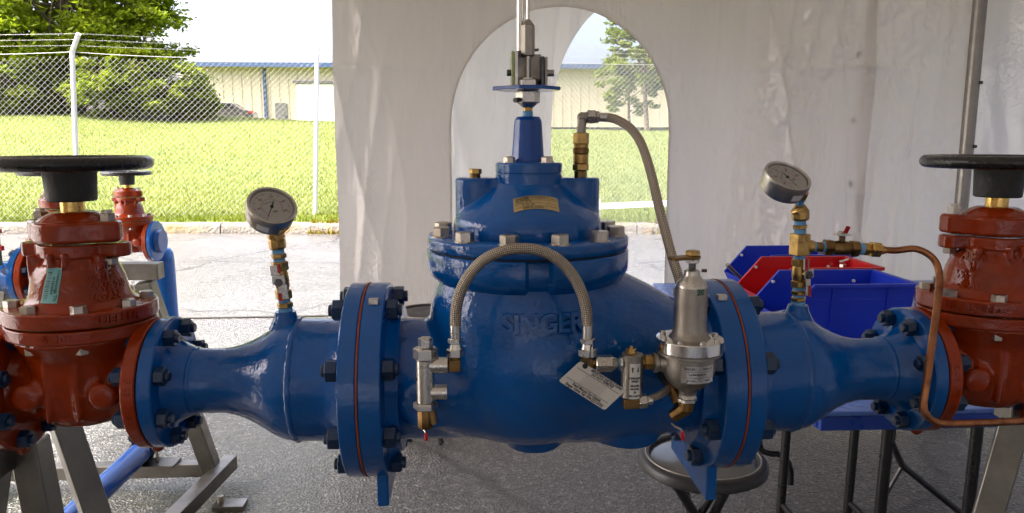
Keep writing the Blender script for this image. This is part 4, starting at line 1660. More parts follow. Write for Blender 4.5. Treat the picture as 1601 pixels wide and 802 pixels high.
def gate_valve(c, hw, label, sticker_th, side, group, full=True, studs=()):
    c = Vector(c)
    t = thing('gate_valve', c - Vector((0, 0, 0.115)), label, 'valve', group)
    b = MB()
    b.lathe([(0.074, -hw + 0.012), (0.066, -hw + 0.04), (0.066, hw - 0.04), (0.074, hw - 0.012)], c, AX, 40)
    b.lathe([(0.030, -0.064), (0.062, -0.060), (0.078, -0.044), (0.084, 0.0), (0.090, 0.06), (0.104, 0.085), (0.112, 0.098)], c, (0, 0, 1), 48, rf=lambda th, z: 1.0)
    for s_ in (-1, 1):
        b.lathe([(0.026, 0.0), (0.022, 0.012)], c + Vector((s_ * 0.062, -0.075, 0.0)), (0, -1, 0), 20)
        b.box(c + Vector((s_ * 0.024, -0.083, 0.02)), (0.009, 0.012, 0.125))
    cast(b, 'body', 'red_paint', t, 0.0052, 5)
    for s_ in (-1, 1):
        fl = MB().lathe([(0.1125, 0.0012), (0.1148, 0.003), (0.1148, 0.0215), (0.1125, 0.0245), (0.078, 0.026)], c + Vector((s_ * hw, 0, 0)), (-s_, 0, 0), 64).build('end_flange', 'red_flange', t)
        MB().lathe([(0.014, 0.0), (0.011, 0.010), (0.004, 0.016)], c + Vector((s_ * (hw - 0.012), -0.012, -0.110)), (0, 0, -1), 16).build('drip_lug', 'red_flange', fl)
        if full:
            m = MB()
            vs, fs = text_geo('5 09 1790 08', 0.017, 0.0012, 0.0003)
            for i, v in enumerate(vs):
                th = -0.05 - v.x / 0.1148
                rr = 0.1148 + v.z
                vs[i] = c + Vector((s_ * (hw - 0.0125) + v.y * 0.85, -rr * math.cos(th), rr * math.sin(th) - 0.0))
            m.raw(vs, fs)
            m.build('cast_number', 'red_flange', fl)
    for s_ in studs:
        for k in range(8):
            th = R(22.5 + 45 * k)
            inst('flange_bolt', small_stud, t, c + Vector((s_ * hw, -0.0952 * math.cos(th), 0.0952 * math.sin(th))), AX, random.uniform(0, 1))
        MB().lathe([(0.1125, 0.0012), (0.1145, 0.003), (0.1145, 0.0225), (0.1125, 0.0245), (0.06, 0.03), (0.057, 0.06), (0.057, 0.16)], c + Vector((s_ * hw, 0, 0)), (s_, 0, 0), 48).build('mating_flange', 'blue_paint', t)
    # bonnet joint
    MB().poly(ell(0.121, 0.108, 56), c + Vector((0, 0, 0.094)), (1, 0, 0), (0, 1, 0), 0.0235).build('body_rim', 'red_paint', t, bevel=0.004)
    br = MB().poly(ell(0.123, 0.110, 56), c + Vector((0, 0, 0.120)), (1, 0, 0), (0, 1, 0), 0.026).build('bonnet_rim', 'red_paint', t, bevel=0.003)
    for k in range(8):
        th = R(22 + 45 * k)
        p = c + Vector((0.104 * math.sin(th), -0.092 * math.cos(th), 0.146))
        if k == 0:
            me = proto(MB().hexa((0, 0, 0), (0, 0, 1), 0.0115, 0.0215, one=True), 'rim_bolt', 'bolt_steel', 20)
            me2 = proto(MB().hexa((0, 0, -0.070), (0, 0, 1), 0.0165, 0.0205), 'rim_nut', 'bolt_steel', 20)
        inst('rim_bolt', me, t, p, None, random.uniform(0, 1))
        inst('rim_nut', me2, t, p, None, random.uniform(0, 1))
    if full:
        for txt_, sz_, rad_, th_, z_ in (('MUELLER' if side < 0 else 'UL LISTED', 0.0195, 0.116, 0.85 if side < 0 else -0.78, 0.133), ('6  101', 0.0165, 0.1085, 0.1, 0.107)):
            m = MB()
            cyl_text(m, txt_, sz_, c, rad_, th_, z_, 0.0026, 0.0005)
            for i, v in enumerate(m.v):
                d_ = v - c
                m.v[i] = c + Vector((d_.x * 1.06, d_.y * 0.985, d_.z))
            m.build('cast_lettering', 'red_paint', br)
    # bonnet
    b = MB()
    b.lathe([(0.098, 0.142), (0.088, 0.150), (0.080, 0.158), (0.077, 0.168), (0.0725, 0.190), (0.064, 0.213), (0.0555, 0.222), (0.0545, 0.229), (0.056, 0.236)], c, (0, 0, 1), 56)
    for s_ in (-1, 1):
        b.box(c + Vector((s_ * 0.012, -0.057, 0.228)), (0.010, 0.022, 0.026))
        b.box(c + Vector((s_ * 0.055, -0.03, 0.215)), (0.014, 0.03, 0.04))
    bo, bo_mb = cast(b, 'bonnet', 'red_paint', t, 0.0045, 5)
    bb = BVHTree.FromPolygons([tuple(v) for v in bo_mb.v], bo_mb.f)
    if full:
        lines = [('MUELLER', 0.214), ('200 PSI', 0.197), ('AWWA 250', 0.180), ('JAPAN', 0.164)] if side < 0 else [('PRIMATE', 0.216), ('4 IN', 0.199), ('WW 250', 0.182), ('SPAIN', 0.166)]
        for body_, z in lines:
            vs, fs = text_geo(body_, 0.0175, 0.0020, 0.0007)
            o = []
            for v in vs:
                th = (0.98 if side < 0 else -0.95) + v.x / 0.075
                dr_ = Vector((math.sin(th), -math.cos(th), 0))
                org_ = c + Vector((0, 0, z + v.y)) + dr_ * 0.3
                h = bb.ray_cast(org_, -dr_)
                q = h[0] if h[0] else c + dr_ * 0.07 + Vector((0, 0, z + v.y))
                o.append(q + dr_ * (v.z + 0.0006))
            MB().raw(o, fs).build('cast_lettering', 'red_paint', bo)
    # packing plates with ears
    lp = MB().poly(eared(0.060, 0.070, 0.025), c + Vector((0, 0, 0.2280)), (math.cos(0.12), math.sin(-0.12), 0), (math.sin(0.12), math.cos(0.12), 0), 0.0235).build('lower_plate', 'red_paint', t, bevel=0.004)
    up = MB().poly(eared(0.064, 0.066, 0.0265, 24), c + Vector((0, 0, 0.2540)), (math.cos(0.32), math.sin(-0.32), 0), (math.sin(0.32), math.cos(0.32), 0), 0.0355).build('upper_plate', 'red_paint', t, bevel=0.007, segs=3)
    MB().lathe([(0.058, 0.288), (0.048, 0.296), (0.036, 0.3025), (0.030, 0.304), (0.018, 0.3045)], c, (0, 0, 1), 40).build('gland_boss', 'red_paint', t, ang=50)
    for sx in (-1, 1):
        p = c + Vector((sx * 0.070 * math.cos(0.32), -sx * 0.070 * math.sin(0.32), 0.2895))
        bm_ = MB().hexa(p, (0, 0, 1), 0.013, 0.022, one=True)
        bm_.cyl(p + Vector((0, 0, 0.013)), p + Vector((0, 0, 0.018)), 0.0085, seg=12)
        bm_.build('plate_bolt', 'white_paint' if (side > 0 and sx < 0) else 'bolt_steel', t, ang=20)
        MB().hexa(p - Vector((0, 0, 0.0745)), (0, 0, 1), 0.012, 0.021).build('plate_nut', 'bolt_steel', t, ang=20)
    MB().cyl(c + Vector((0, 0, 0.303)), c + Vector((0, 0, 0.326)), 0.0188, seg=28, ch=0.0015).build('stem_nut', 'bright_brass', t)
    # handwheel
    hwh = MB().torus(c + Vector((0, 0, 0.3855)), (0, 0, 1), 0.1185, 0.0122, 64, 16, 0.94).build('handwheel', 'black_enamel', t, ang=60)
    MB().lathe([(0.0365, 0.3215), (0.0385, 0.3235), (0.0415, 0.3775), (0.040, 0.3810), (0.012, 0.3815)], c, (0, 0, 1), 40).build('hub', 'black_iron', hwh)
    for k in range(4):
        th = R(20 + 90 * k)
        d_ = Vector((math.cos(th), math.sin(th), 0))
        MB().tube([c + d_ * 0.03 + Vector((0, 0, 0.3800)), c + d_ * 0.07 + Vector((0, 0, 0.3835)), c + d_ * 0.112 + Vector((0, 0, 0.3855))], [0.0085, 0.0085, 0.0085], 12).build('spoke', 'black_enamel', hwh)
    MB().hexa(c + Vector((0, 0, 0.3812)), (0, 0, 1), 0.009, 0.020, one=True).build('wheel_nut', 'dark_steel', hwh, ang=20)
    # sticker
    if full:
        s1, s2 = MB(), MB()

        def on_bonnet(u, v):
            th = sticker_th + u / 0.074
            dr_ = Vector((math.sin(th), -math.cos(th), 0))
            h = bb.ray_cast(c + Vector((0, 0, v)) + dr_ * 0.3, -dr_)
            return (h[0] if h[0] else c + dr_ * 0.074 + Vector((0, 0, v))), dr_
        NU, NV = 8, 8
        sw, sh, tilt = 0.027, 0.056, 0.12
        zc_ = 0.1885
        for j in range(NV + 1):
            for i in range(NU + 1):
                a_, b_ = (i / NU - 0.5) * sw, (j / NV - 0.5) * sh
                q, dr_ = on_bonnet(a_ + b_ * tilt, zc_ + b_)
                s1.v.append(q + dr_ * 0.0009)
        for j in range(NV):
            for i in range(NU):
                q = j * (NU + 1) + i
                s1.f.append((q, q + 1, q + NU + 2, q + NU + 1))
        st = s1.build('sticker', 'sticker_teal', t, ang=180)

        def st_rect(u0, u1, v0, v1):
            b0 = len(s2.v)
            for (u, v) in ((u0, v0), (u1, v0), (u1, v1), (u0, v1)):
                q, dr_ = on_bonnet(u + v * tilt, zc_ + v)
                s2.v.append(q + dr_ * 0.0013)
            s2.f.append((b0, b0 + 1, b0 + 2, b0 + 3))
        rr_ = random.Random(4)
        v = -0.0245
        while v < 0.0225:
            h_ = rr_.choice((0.0005, 0.0009, 0.0014))
            st_rect(-0.0105, -0.0028, v, v + h_)
            v += h_ + rr_.choice((0.0007, 0.0011, 0.0018))
        for body_, uo, sz in (('Chattanooga TN', 0.0088, 0.0072), ('0156D0054', 0.0018, 0.0058)):
            vs, fs = text_geo(body_, sz, 0, 0.00012)
            o = []
            for p in vs:
                vv_ = -p.x
                uu = uo + p.y
                q, dr_ = on_bonnet(uu + vv_ * tilt, zc_ + vv_)
                o.append(q + dr_ * 0.0013)
            s2.raw(o, fs)
        s2.build('sticker_print', 'ink', st, ang=180)
    return t


GL, GR = -0.778, 0.8605
gate_valve((GL, 0, 0), GL * -1 + SL, 'red gate valve whose black handwheel stands before the grass and fence', -0.10, -1, 'red gate valves on the display line', True, (-1,))
gate_valve((GR, 0, 0), GR - SR, 'red gate valve beside the tent pole, copper tube crossing its flange', 0.42, 1, 'red gate valves on the display line', True, (1,))

# ------------------------------------------------------------------ gauges on their risers


def mat_glass():
    m, t, p, o = nodes_of('gauge_glass')
    tr = t.nodes.new('ShaderNodeBsdfTransparent')
    tr.inputs[0].default_value = (0.98, 0.98, 0.97, 1)
    gl = t.nodes.new('ShaderNodeBsdfGlossy')
    gl.inputs['Roughness'].default_value = 0.04
    fr = t.nodes.new('ShaderNodeFresnel')
    fr.inputs['IOR'].default_value = 1.5
    mx = t.nodes.new('ShaderNodeMixShader')
    t.links.new(fr.outputs[0], mx.inputs[0])
    t.links.new(tr.outputs[0], mx.inputs[1])
    t.links.new(gl.outputs[0], mx.inputs[2])
    t.links.new(mx.outputs[0], o.inputs['Surface'])
    MAT['gauge_glass'] = m


mat_glass()
CAMR = Vector((math.cos(YAW), -math.sin(YAW), 0))
CAMU = Vector((math.sin(YAW) * math.sin(PITCH), math.cos(YAW) * math.sin(PITCH), math.cos(PITCH)))
CAMC = Vector((CX, CY, CH - ZA))


def ball_valve(t, p, d, L, wd, front, mat='brass', red=True, hl=0.056):
    """small two-piece ball valve along d with a lever plate on its front"""
    p, d, front = Vector(p), Vector(d).normalized(), Vector(front).normalized()
    vb = MB()
    vb.hexa(p, d, L * 0.24, wd * 0.98)
    vb.lathe([(wd * 0.40, L * 0.24), (wd * 0.47, L * 0.34), (wd * 0.49, L * 0.50), (wd * 0.46, L * 0.68), (wd * 0.42, L * 0.76)], p, d, 20)
    vb.hexa(p + d * (L * 0.76), d, L * 0.24, wd * 0.98)
    o = vb.build('ball_valve', mat, t)
    m0 = p + d * (L * 0.5)
    MB().cyl(m0 + front * wd * 0.4, m0 + front * wd * 0.78, wd * 0.2, seg=14).build('valve_stem', mat, o)
    return o, m0


def gauge(pos, nrm, label, top, seed):
    pos, n = Vector(pos), Vector(nrm).normalized()
    t = thing('pressure_gauge', pos, label, 'gauge', 'pressure gauges on the reducers')
    upv = Vector((0, 0, 1))
    dn = (top - pos) - n * (top - pos).dot(n)
    dn.normalize()
    dup_ = -dn
    ex = dup_.cross(n).normalized()
    rc = 0.0415
    MB().lathe([(rc - 0.006, -0.031), (rc - 0.0025, -0.0285), (rc - 0.0015, -0.024), (rc - 0.0015, -0.004), (rc - 0.002, -0.001)], pos, n, 48).build('case', 'gauge_case', t)
    MB().ring([(rc + 0.0008, -0.008), (rc + 0.0012, -0.001), (rc, 0.004), (rc - 0.004, 0.0048), (rc - 0.0062, 0.0015), (rc - 0.0065, -0.003)], pos, n, 56).build('bezel', 'gauge_case', t)
    dl = MB().cyl(pos - n * 0.0025, pos - n * 0.0005, rc - 0.0045, seg=48).build('dial', 'dial_white', t)
    pr_, pr2 = MB(), MB()
    for k in range(51):
        th = R(225 - 270 * k / 50)
        d_ = ex * math.cos(th) + dup_ * math.sin(th)
        l_ = 0.0045 if k % 5 == 0 else 0.0024
        sd_ = d_.cross(n) * (0.0004 if k % 5 == 0 else 0.00018)
        a_ = pos + d_ * 0.0315 - n * 0.0002
        b_ = pos + d_ * (0.0315 - l_) - n * 0.0002
        pr_.raw([a_ - sd_, a_ + sd_, b_ + sd_, b_ - sd_], [(0, 1, 2, 3)])
    for k in range(6):
        th = R(225 - 270 * k / 5)
        d_ = ex * math.cos(th) + dup_ * math.sin(th)
        flat_text(pr2, str(k * 40), 0.0062, pos + d_ * 0.0225, ex, dup_, 0.0001, lift=0.0)
    flat_text(pr_, 'PSI', 0.0060, pos - dup_ * 0.012, ex, dup_, 0.0001, lift=0.0)
    flat_text(pr_, 'LIQUID FILLED', 0.0036, pos + dup_ * 0.010, ex, dup_, 0.0, lift=0.0)
    for k in range(40):
        th0_, th1_ = R(225 - 270 * k / 40), R(225 - 270 * (k + 1) / 40)
        q = []
        for th, rr in ((th0_, 0.0172), (th1_, 0.0172), (th1_, 0.0178), (th0_, 0.0178)):
            q.append(pos + (ex * math.cos(th) + dup_ * math.sin(th)) * rr - n * 0.0002)
        pr2.raw(q, [(0, 1, 2, 3)])
    pr_.build('dial_marks', 'ink', dl, ang=180)
    pr2.build('dial_numerals', 'ink_red', dl, ang=180)
    th = R(225)
    d_ = ex * math.cos(th) + dup_ * math.sin(th)
    s2 = d_.cross(n)
    nd = MB()
    o = pos + n * 0.0008
    nd.raw([o - d_ * 0.011 - s2 * 0.0012, o - d_ * 0.011 + s2 * 0.0012, o + d_ * 0.026 + s2 * 0.0003, o + d_ * 0.026 - s2 * 0.0003], [(0, 1, 2, 3)])
    nd.cyl(o - n * 0.0012, o + n * 0.0012, 0.0028, seg=16)
    nd.build('needle', 'ink', t)
    gs = MB()
    for kk in range(48):
        th = 2 * PI * kk / 48
        gs.v.append(pos + n * 0.0030 + (ex * math.cos(th) + dup_ * math.sin(th)) * (rc - 0.0055))
    gs.f = [tuple(range(48))]
    gs.build('glass', 'gauge_glass', t)
    # maker's label on the side
    lb = MB()
    for i in range(7):
        th = R(205 + 5 * i)
        d2 = ex * math.cos(th) + dup_ * math.sin(th)
        for tt in (-0.022, -0.009):
            lb.v.append(pos + d2 * (rc - 0.0010) + n * tt)
    for i in range(6):
        lb.f.append((2 * i, 2 * i + 1, 2 * i + 3, 2 * i + 2))
    lb.build('side_label', 'dial_white', t, ang=180)
    # stem to the elbow
    s0 = pos - n * 0.016 + dn * (rc - 0.003)
    L = (top - s0).length
    stack(t, s0, top - s0, [('hex', L * 0.42, 0.0145, 'brass', 'stem'), ('tape', L * 0.34, 0.0150, 'tape_blue', 'thread_tape'), ('cyl', L * 0.24, 0.0130, 'brass', 'nipple')])
    return t


# left riser
b0, b1 = Vector((-0.4287, 0, 0.1246)), Vector((-0.4385, -0.004, 0.2700))
dr_ = (b1 - b0).normalized()
k = (b1 - b0).length / 0.1457
rl = thing('gauge_riser', b0, 'single straight brass ball valve riser with blue tape, seen against the pavement', 'fitting', 'brass risers under the gauges')
p = stack(rl, b0, dr_, [('tape', 0.007 * k, 0.0245, 'tape_blue', 'thread_tape'), ('hex', 0.0095 * k, 0.0245, 'brass', 'bushing'), ('tape', 0.006 * k, 0.0205, 'tape_blue', 'thread_tape')])
bv_, mid = ball_valve(rl, p, dr_, 0.0675 * k, 0.0260, (0.0, -1, 0))
lv = MB()
fr_ = Vector((0, -1, 0))
for (u0, u1, w0, w1) in ((-0.030, -0.004, 0.007, 0.0085), (-0.004, 0.012, 0.0105, 0.0105), (0.012, 0.030, 0.0085, 0.0065)):
    q0, q1 = mid + dr_ * u0 + fr_ * 0.0215, mid + dr_ * u1 + fr_ * 0.0215
    ofs = Vector((-0.004, 0, 0)) if u0 > 0 else (Vector((0.0055, 0, 0)) if u0 < -0.01 else Vector((0, 0, 0)))
    lv.bar(q0 + ofs, q1 + ofs, (w0 + w1) , 0.0022, fr_)
lev = lv.build('lever', 'stainless', rl, bevel=0.0006)
MB().bar(mid + dr_ * 0.017 + fr_ * 0.0222 + Vector((0.003, 0, 0)), mid + dr_ * 0.032 + fr_ * 0.0222 + Vector((0.003, 0, 0)), 0.0045, 0.003, fr_).build('lever_grip', 'handle_red', lev)
MB().bar(mid - dr_ * 0.033 + fr_ * 0.0222 + Vector((0.0005, 0, 0)), mid - dr_ * 0.019 + fr_ * 0.0222 + Vector((0.0005, 0, 0)), 0.0050, 0.003, fr_).build('lever_grip', 'handle_red', lev)
MB().hexa(mid + fr_ * 0.0225, fr_, 0.005, 0.0125, one=True).build('lever_nut', 'dark_steel', lev, ang=20)
p = p + dr_ * 0.0675 * k
p = stack(rl, p, dr_, [('tape', 0.0055 * k, 0.0205, 'tape_blue', 'thread_tape'), ('hex', 0.0085 * k, 0.0235, 'brass', 'nipple'), ('tape', 0.0075 * k, 0.0205, 'tape_blue', 'thread_tape')])
nL = (CAMC - at(425, 323, -0.02)).normalized() * 0.72 + (CAMR * 0.26 + CAMU * 0.97) * 0.69
e0 = p
e1_ = p + dr_ * 0.016 + Vector((0.001, 0.0, 0.003))
m = MB()
m.lathe([(0.0125, 0), (0.0150, 0.004), (0.0150, 0.016), (0.012, 0.020)], e0, dr_, 8, rot=0.3)
gdir = (Vector((-0.010, -0.002, 0.022))).normalized()
m.lathe([(0.0145, -0.004), (0.0145, 0.010), (0.0115, 0.013)], e1_, gdir, 8, rot=0.2)
m.build('elbow', 'brass', rl, bevel=0.0012, ang=30)
gtop = e1_ + gdir * 0.012
gauge(at(425, 323, -0.022), nL, 'round pressure gauge seen against the bright grass', gtop, 1)

# right riser
b0 = Vector((0.5003, 0, 0.1246))
up_ = (at(1251, 345, 0) - at(1248, 475, 0)).normalized()
rr = thing('gauge_riser', b0, 'brass tee riser with two ball valves feeding the copper tube, before the bins', 'fitting', 'brass risers under the gauges')
p = stack(rr, b0, up_, [('tape', 0.007, 0.0245, 'tape_blue', 'thread_tape'), ('hex', 0.008, 0.0245, 'brass', 'bushing'), ('tape', 0.004, 0.0205, 'tape_blue', 'thread_tape'), ('hex', 0.0085, 0.0235, 'brass', 'bushing'), ('tape', 0.0055, 0.0205, 'tape_blue', 'thread_tape')])
L_ = 0.0530
bv_, mid = ball_valve(rr, p, up_, L_, 0.0262, (0.35, -1, 0))
fr_ = Vector((0.35, -1, 0)).normalized()
sdv = up_.cross(fr_).normalized()
lv = MB()
for (u0, u1, wv_, of) in ((-0.038, -0.006, 0.0105, -0.001), (-0.006, 0.010, 0.020, -0.003), (0.010, 0.030, 0.011, 0.004)):
    lv.bar(mid + up_ * u0 + fr_ * 0.0215 - sdv * of, mid + up_ * u1 + fr_ * 0.0215 - sdv * of, wv_, 0.0022, fr_)
lev = lv.build('lever', 'stainless', rr, bevel=0.0006)
MB().bar(mid + up_ * 0.008 + fr_ * 0.0225 - sdv * 0.004, mid + up_ * 0.031 + fr_ * 0.0225 - sdv * 0.004, 0.006, 0.003, fr_).build('lever_grip', 'handle_red', lev)
MB().bar(mid - up_ * 0.040 + fr_ * 0.0225 - sdv * -0.004, mid - up_ * 0.020 + fr_ * 0.0225 - sdv * -0.004, 0.0055, 0.003, fr_).build('lever_grip', 'handle_red', lev)
MB().hexa(mid + fr_ * 0.0225, fr_, 0.005, 0.0135, one=True).build('lever_nut', 'dark_steel', lev, ang=20)
p = p + up_ * L_
p = stack(rr, p, up_, [('tape', 0.0060, 0.0210, 'tape_blue', 'thread_tape')])
tee0 = p
teeL = 0.0400
m = MB()
m.box(p + up_ * (teeL / 2), (0.0270, 0.0260, teeL), Matrix.Rotation(0.25, 3, 'Z'))
m.build('tee', 'brass', rr, bevel=0.0022)
tc_ = p + up_ * (teeL / 2 - 0.003)
p = p + up_ * teeL
p = stack(rr, p, up_, [('tape', 0.0085, 0.0210, 'tape_blue', 'thread_tape'), ('hex', 0.0075, 0.0235, 'brass', 'nipple'), ('tape', 0.0075, 0.0205, 'tape_blue', 'thread_tape')])
m = MB()
m.lathe([(0.0125, 0), (0.0155, 0.004), (0.0155, 0.016), (0.012, 0.021)], p, up_, 8, rot=0.3)
gdir = Vector((-0.62, 0.0, 0.78)).normalized()
e1_ = p + up_ * 0.015
m.lathe([(0.0150, -0.006), (0.0150, 0.009), (0.0115, 0.012)], e1_, gdir, 8, rot=0.2)
m.build('elbow', 'brass', rr, bevel=0.0012, ang=30)
nR = (CAMC - at(1232, 273, -0.02)).normalized() * 0.62 + (CAMR * 0.48 + CAMU * 0.88) * 0.78
gauge(at(1231, 277, -0.02), nR, 'round pressure gauge seen against the white tent wall above the bins', e1_ + gdir * 0.011, 2)
# side branch with its own ball valve
bd = (at(1400, 383, 0) - at(1266, 377, 0)).normalized()
p = stack(rr, tc_ + bd * 0.0125, bd, [('cyl', 0.012, 0.0240, 'brass', 'branch_neck'), ('tape', 0.004, 0.0200, 'tape_blue', 'thread_tape'), ('cyl', 0.0135, 0.0180, 'dark_brass', 'nipple'), ('tape', 0.0035, 0.0200, 'tape_blue', 'thread_tape')])
bv2, mid2 = ball_valve(rr, p, bd, 0.0640, 0.0275, (0, -0.1, 1), 'dark_brass')
MB().box(mid2 + Vector((0.0, 0, 0.0245)), (0.026, 0.020, 0.003)).build('lever', 'stainless', rr, bevel=0.0005)
MB().hexa(mid2 + Vector((0, 0, 0.026)), (0, 0, 1), 0.005, 0.012, one=True).build('lever_nut', 'bolt_steel', rr, ang=20)
MB().bar(mid2 + Vector((0.002, -0.008, 0.028)), mid2 + Vector((0.005, -0.012, 0.041)), 0.008, 0.0035, (0, -1, 0)).build('lever_grip', 'handle_red', rr, bevel=0.0012)
p = p + bd * 0.0640
p = stack(rr, p, bd, [('tape', 0.0095, 0.0220, 'tape_blue', 'thread_tape'), ('hex', 0.010, 0.0215, 'brass', 'adapter'), ('cyl', 0.004, 0.0150, 'brass', 'adapter_neck'), ('hex', 0.0175, 0.0255, 'bright_brass', 'flare_nut'), ('cone', 0.0125, (0.0215, 0.0125), 'bright_brass', 'flare_cone')])
tube_pts = [p, p + bd * 0.02, at(1430, 389, -0.01), at(1452, 398, -0.02), at(1465, 414, -0.03), at(1469, 438, -0.045), at(1465, 480, -0.085), at(1458, 530, -0.125), at(1450, 590, -0.150), at(1444, 628, -0.160), at(1447, 646, -0.163), at(1460, 658, -0.163), at(1480, 662, -0.163), at(1540, 661, -0.160), at(1640, 656, -0.150)]
tag(MB().tube(smooth_path(tube_pts, 8), 0.0062, 14).build('copper_tube', 'copper'), 'bent copper tube dropping past the right flange of the line', 'tube')

# ------------------------------------------------------------------ pilot piping on the front of the valve
YP = -0.212


def P(px, py, Y=YP):
    return at(px, py, Y)


def pstack(parent, px, pts, Y=YP):
    """vertical stack given by picture rows: (kind, row0, row1, width in m, mat, name)"""
    for (kind, y0_, y1_, wd, mat, nm) in pts:
        a_, b_ = P(px, y1_, Y), P(px, y0_, Y)
        b_.x = a_.x
        stack(parent, a_, (b_ - a_), [(kind, (b_ - a_).length, wd, mat, nm)])


nv = thing('needle_valve', P(665, 690), 'small stainless needle valve with hex cap in front of the left flange', 'fitting')
pstack(nv, 665.5, [('hex', 528, 543, 0.0195, 'stainless', 'adjusting_screw'), ('hex', 543, 561, 0.0330, 'stainless', 'cap_nut'), ('cyl', 560, 629, 0.0275, 'stainless', 'valve_body'),
                   ('hex', 628, 639, 0.0330, 'stainless', 'base_nut'), ('oct', 639, 668, 0.0250, 'dark_brass', 'drain_cock')])
q0 = P(672, 571)
MB().cyl(q0, q0 + Vector((0.0270, 0, 0)), 0.0118, 0.0128, seg=22).build('side_port', 'stainless', nv)
q1 = P(672, 613)
MB().cyl(q1, q1 + Vector((0.0260, 0, 0)), 0.0112, 0.0116, seg=22).build('side_port', 'stainless', nv)
q2 = q0 + Vector((0.0270, 0, 0))
ex_ = P(712, 570).x
m = MB().cyl(q2, (ex_, q2.y, q2.z), 0.0082, seg=14)
m.box((ex_ - 0.001, q2.y, q2.z), (0.0185, 0.018, 0.0190))
m.cyl((ex_, q2.y, q2.z), (ex_, q2.y, q2.z + 0.016), 0.0082, seg=14)
m.build('elbow', 'dark_brass', nv, bevel=0.002)
q3 = P(664, 655)
MB().cyl(q3, q3 + Vector((0.004, 0.13, 0.0)), 0.0095, seg=14).build('back_nipple', 'dark_brass', nv)
q4 = P(672, 640)
MB().cyl(q4 + Vector((0, 0, 0)), q4 + Vector((0.006, -0.004, -0.022)), 0.0085, 0.007, seg=12).build('drain_arm', 'dark_brass', nv)
lv = MB().tube([P(657, 668), P(663, 672, YP - 0.008), P(666, 676, YP - 0.012)], 0.0016, 8).build('lever', 'stainless', nv)
MB().lathe([(0.0022, 0), (0.0030, 0.003), (0.0030, 0.010), (0.0015, 0.0125)], P(666, 677, YP - 0.012), (0.02, 0, -1), 12).build('lever_grip', 'handle_red', lv)

# braided hose arching over the lettering
hs = thing('braided_hose', P(815, 388), 'braided steel hose arching in front of the blue valve over the lettering', 'hose')
hp = [P(712, 508), P(713.5, 482), P(720, 456), P(734, 430), P(756, 407), P(785, 393), P(815, 388.5), P(846, 392.5), P(874, 407), P(895, 430), P(909, 457), P(916, 482), P(918.5, 508)]
MB().tube(smooth_path(hp, 12), 0.0086, 18, uv=True).build('braid', 'braid', hs)
for px in (712, 918.5):
    pstack(hs, px, [('cyl', 504, 532, 0.0165, 'stainless', 'ferrule'), ('hex', 529, 537, 0.0200, 'stainless', 'collar'), ('cone', 536, 547, (0.0225, 0.0170), 'polished_steel', 'sleeve'), ('hex', 545, 557, 0.0240, 'stainless', 'swivel_nut')])

# opening speed control and the fittings between hose and regulator
sp = thing('speed_control', P(987, 620), 'small labelled stainless speed control cylinder left of the regulator', 'fitting')
eb = P(918.5, 568)
m = MB().cyl((eb.x, eb.y, P(918, 557).z), (eb.x, eb.y, eb.z), 0.0088, seg=14)
m.box((eb.x - 0.0015, eb.y, P(918, 569).z), (0.0175, 0.018, 0.0200))
m.cyl((eb.x, eb.y, eb.z), (P(932, 568).x, eb.y, eb.z), 0.0075, seg=14)
m.build('elbow', 'dark_brass', sp, bevel=0.002)
zz = P(950, 568).z
stack(sp, (P(931, 568).x, YP, zz), AX, [('hex', 0.0260, 0.0235, 'stainless', 'union_nut'), ('cone', 0.0090, (0.0235, 0.0125), 'stainless', 'union_cone'), ('tape', 0.0040, 0.0150, 'tape_blue', 'thread_tape')])
c_lo, c_hi = P(987, 620), P(987, 553)
c_hi.x = c_lo.x
cyl_o = MB().lathe([(0.0150, 0), (0.0165, 0.0015), (0.0172, (c_hi - c_lo).length - 0.0015), (0.0160, (c_hi - c_lo).length)], c_lo, c_hi - c_lo, 32).build('cylinder', 'satin_steel', sp)
MB().cyl(P(968.5, 568), P(972, 568), 0.0105, 0.0115, seg=18).build('port_face', 'stainless', sp)
pstack(sp, 986.5, [('hex', 545, 553, 0.0150, 'bright_brass', 'top_plug'), ('cyl', 541, 546, 0.0055, 'bright_brass', 'plug_screw')])
stack(sp, (P(1003, 566).x, YP, P(1003, 566).z), AX, [('cyl', 0.004, 0.0170, 'dark_brass', 'nipple'), ('hex', 0.0140, 0.0200, 'brass', 'hex_nipple'), ('cyl', 0.010, 0.0215, 'brass', 'nipple')])
# printed paper label wrapped on the cylinder
lb, lt = MB(), MB()
cc_ = Vector((c_lo.x, YP, 0))
z_lo, z_hi = P(987, 618).z, P(987, 564).z
NU = 8
for j in (0, 1):
    for i in range(NU + 1):
        th = 0.08 + (i / NU - 0.5) * 1.0
        lb.v.append(Vector((cc_.x + 0.01745 * math.sin(th), cc_.y - 0.01745 * math.cos(th), (z_lo, z_hi)[j])))
for i in range(NU):
    lb.f.append((i, i + 1, NU + 2 + i, NU + 1 + i))
lbo = lb.build('paper_label', 'white_paint', cyl_o, ang=180)
hL = z_hi - z_lo
for body_, fz, sz in (('OPENING', 0.585, 0.0042), ('SPEED', 0.50, 0.0042), ('SINGER', 0.37, 0.0042), ('MODEL', 0.28, 0.0042), ('26', 0.19, 0.0042), ('852 NGNT', 0.08, 0.0038)):
    cyl_text(lt, body_, sz, cc_, 0.0177, 0.08, z_lo + hL * fz, 0.0, 0.00025)
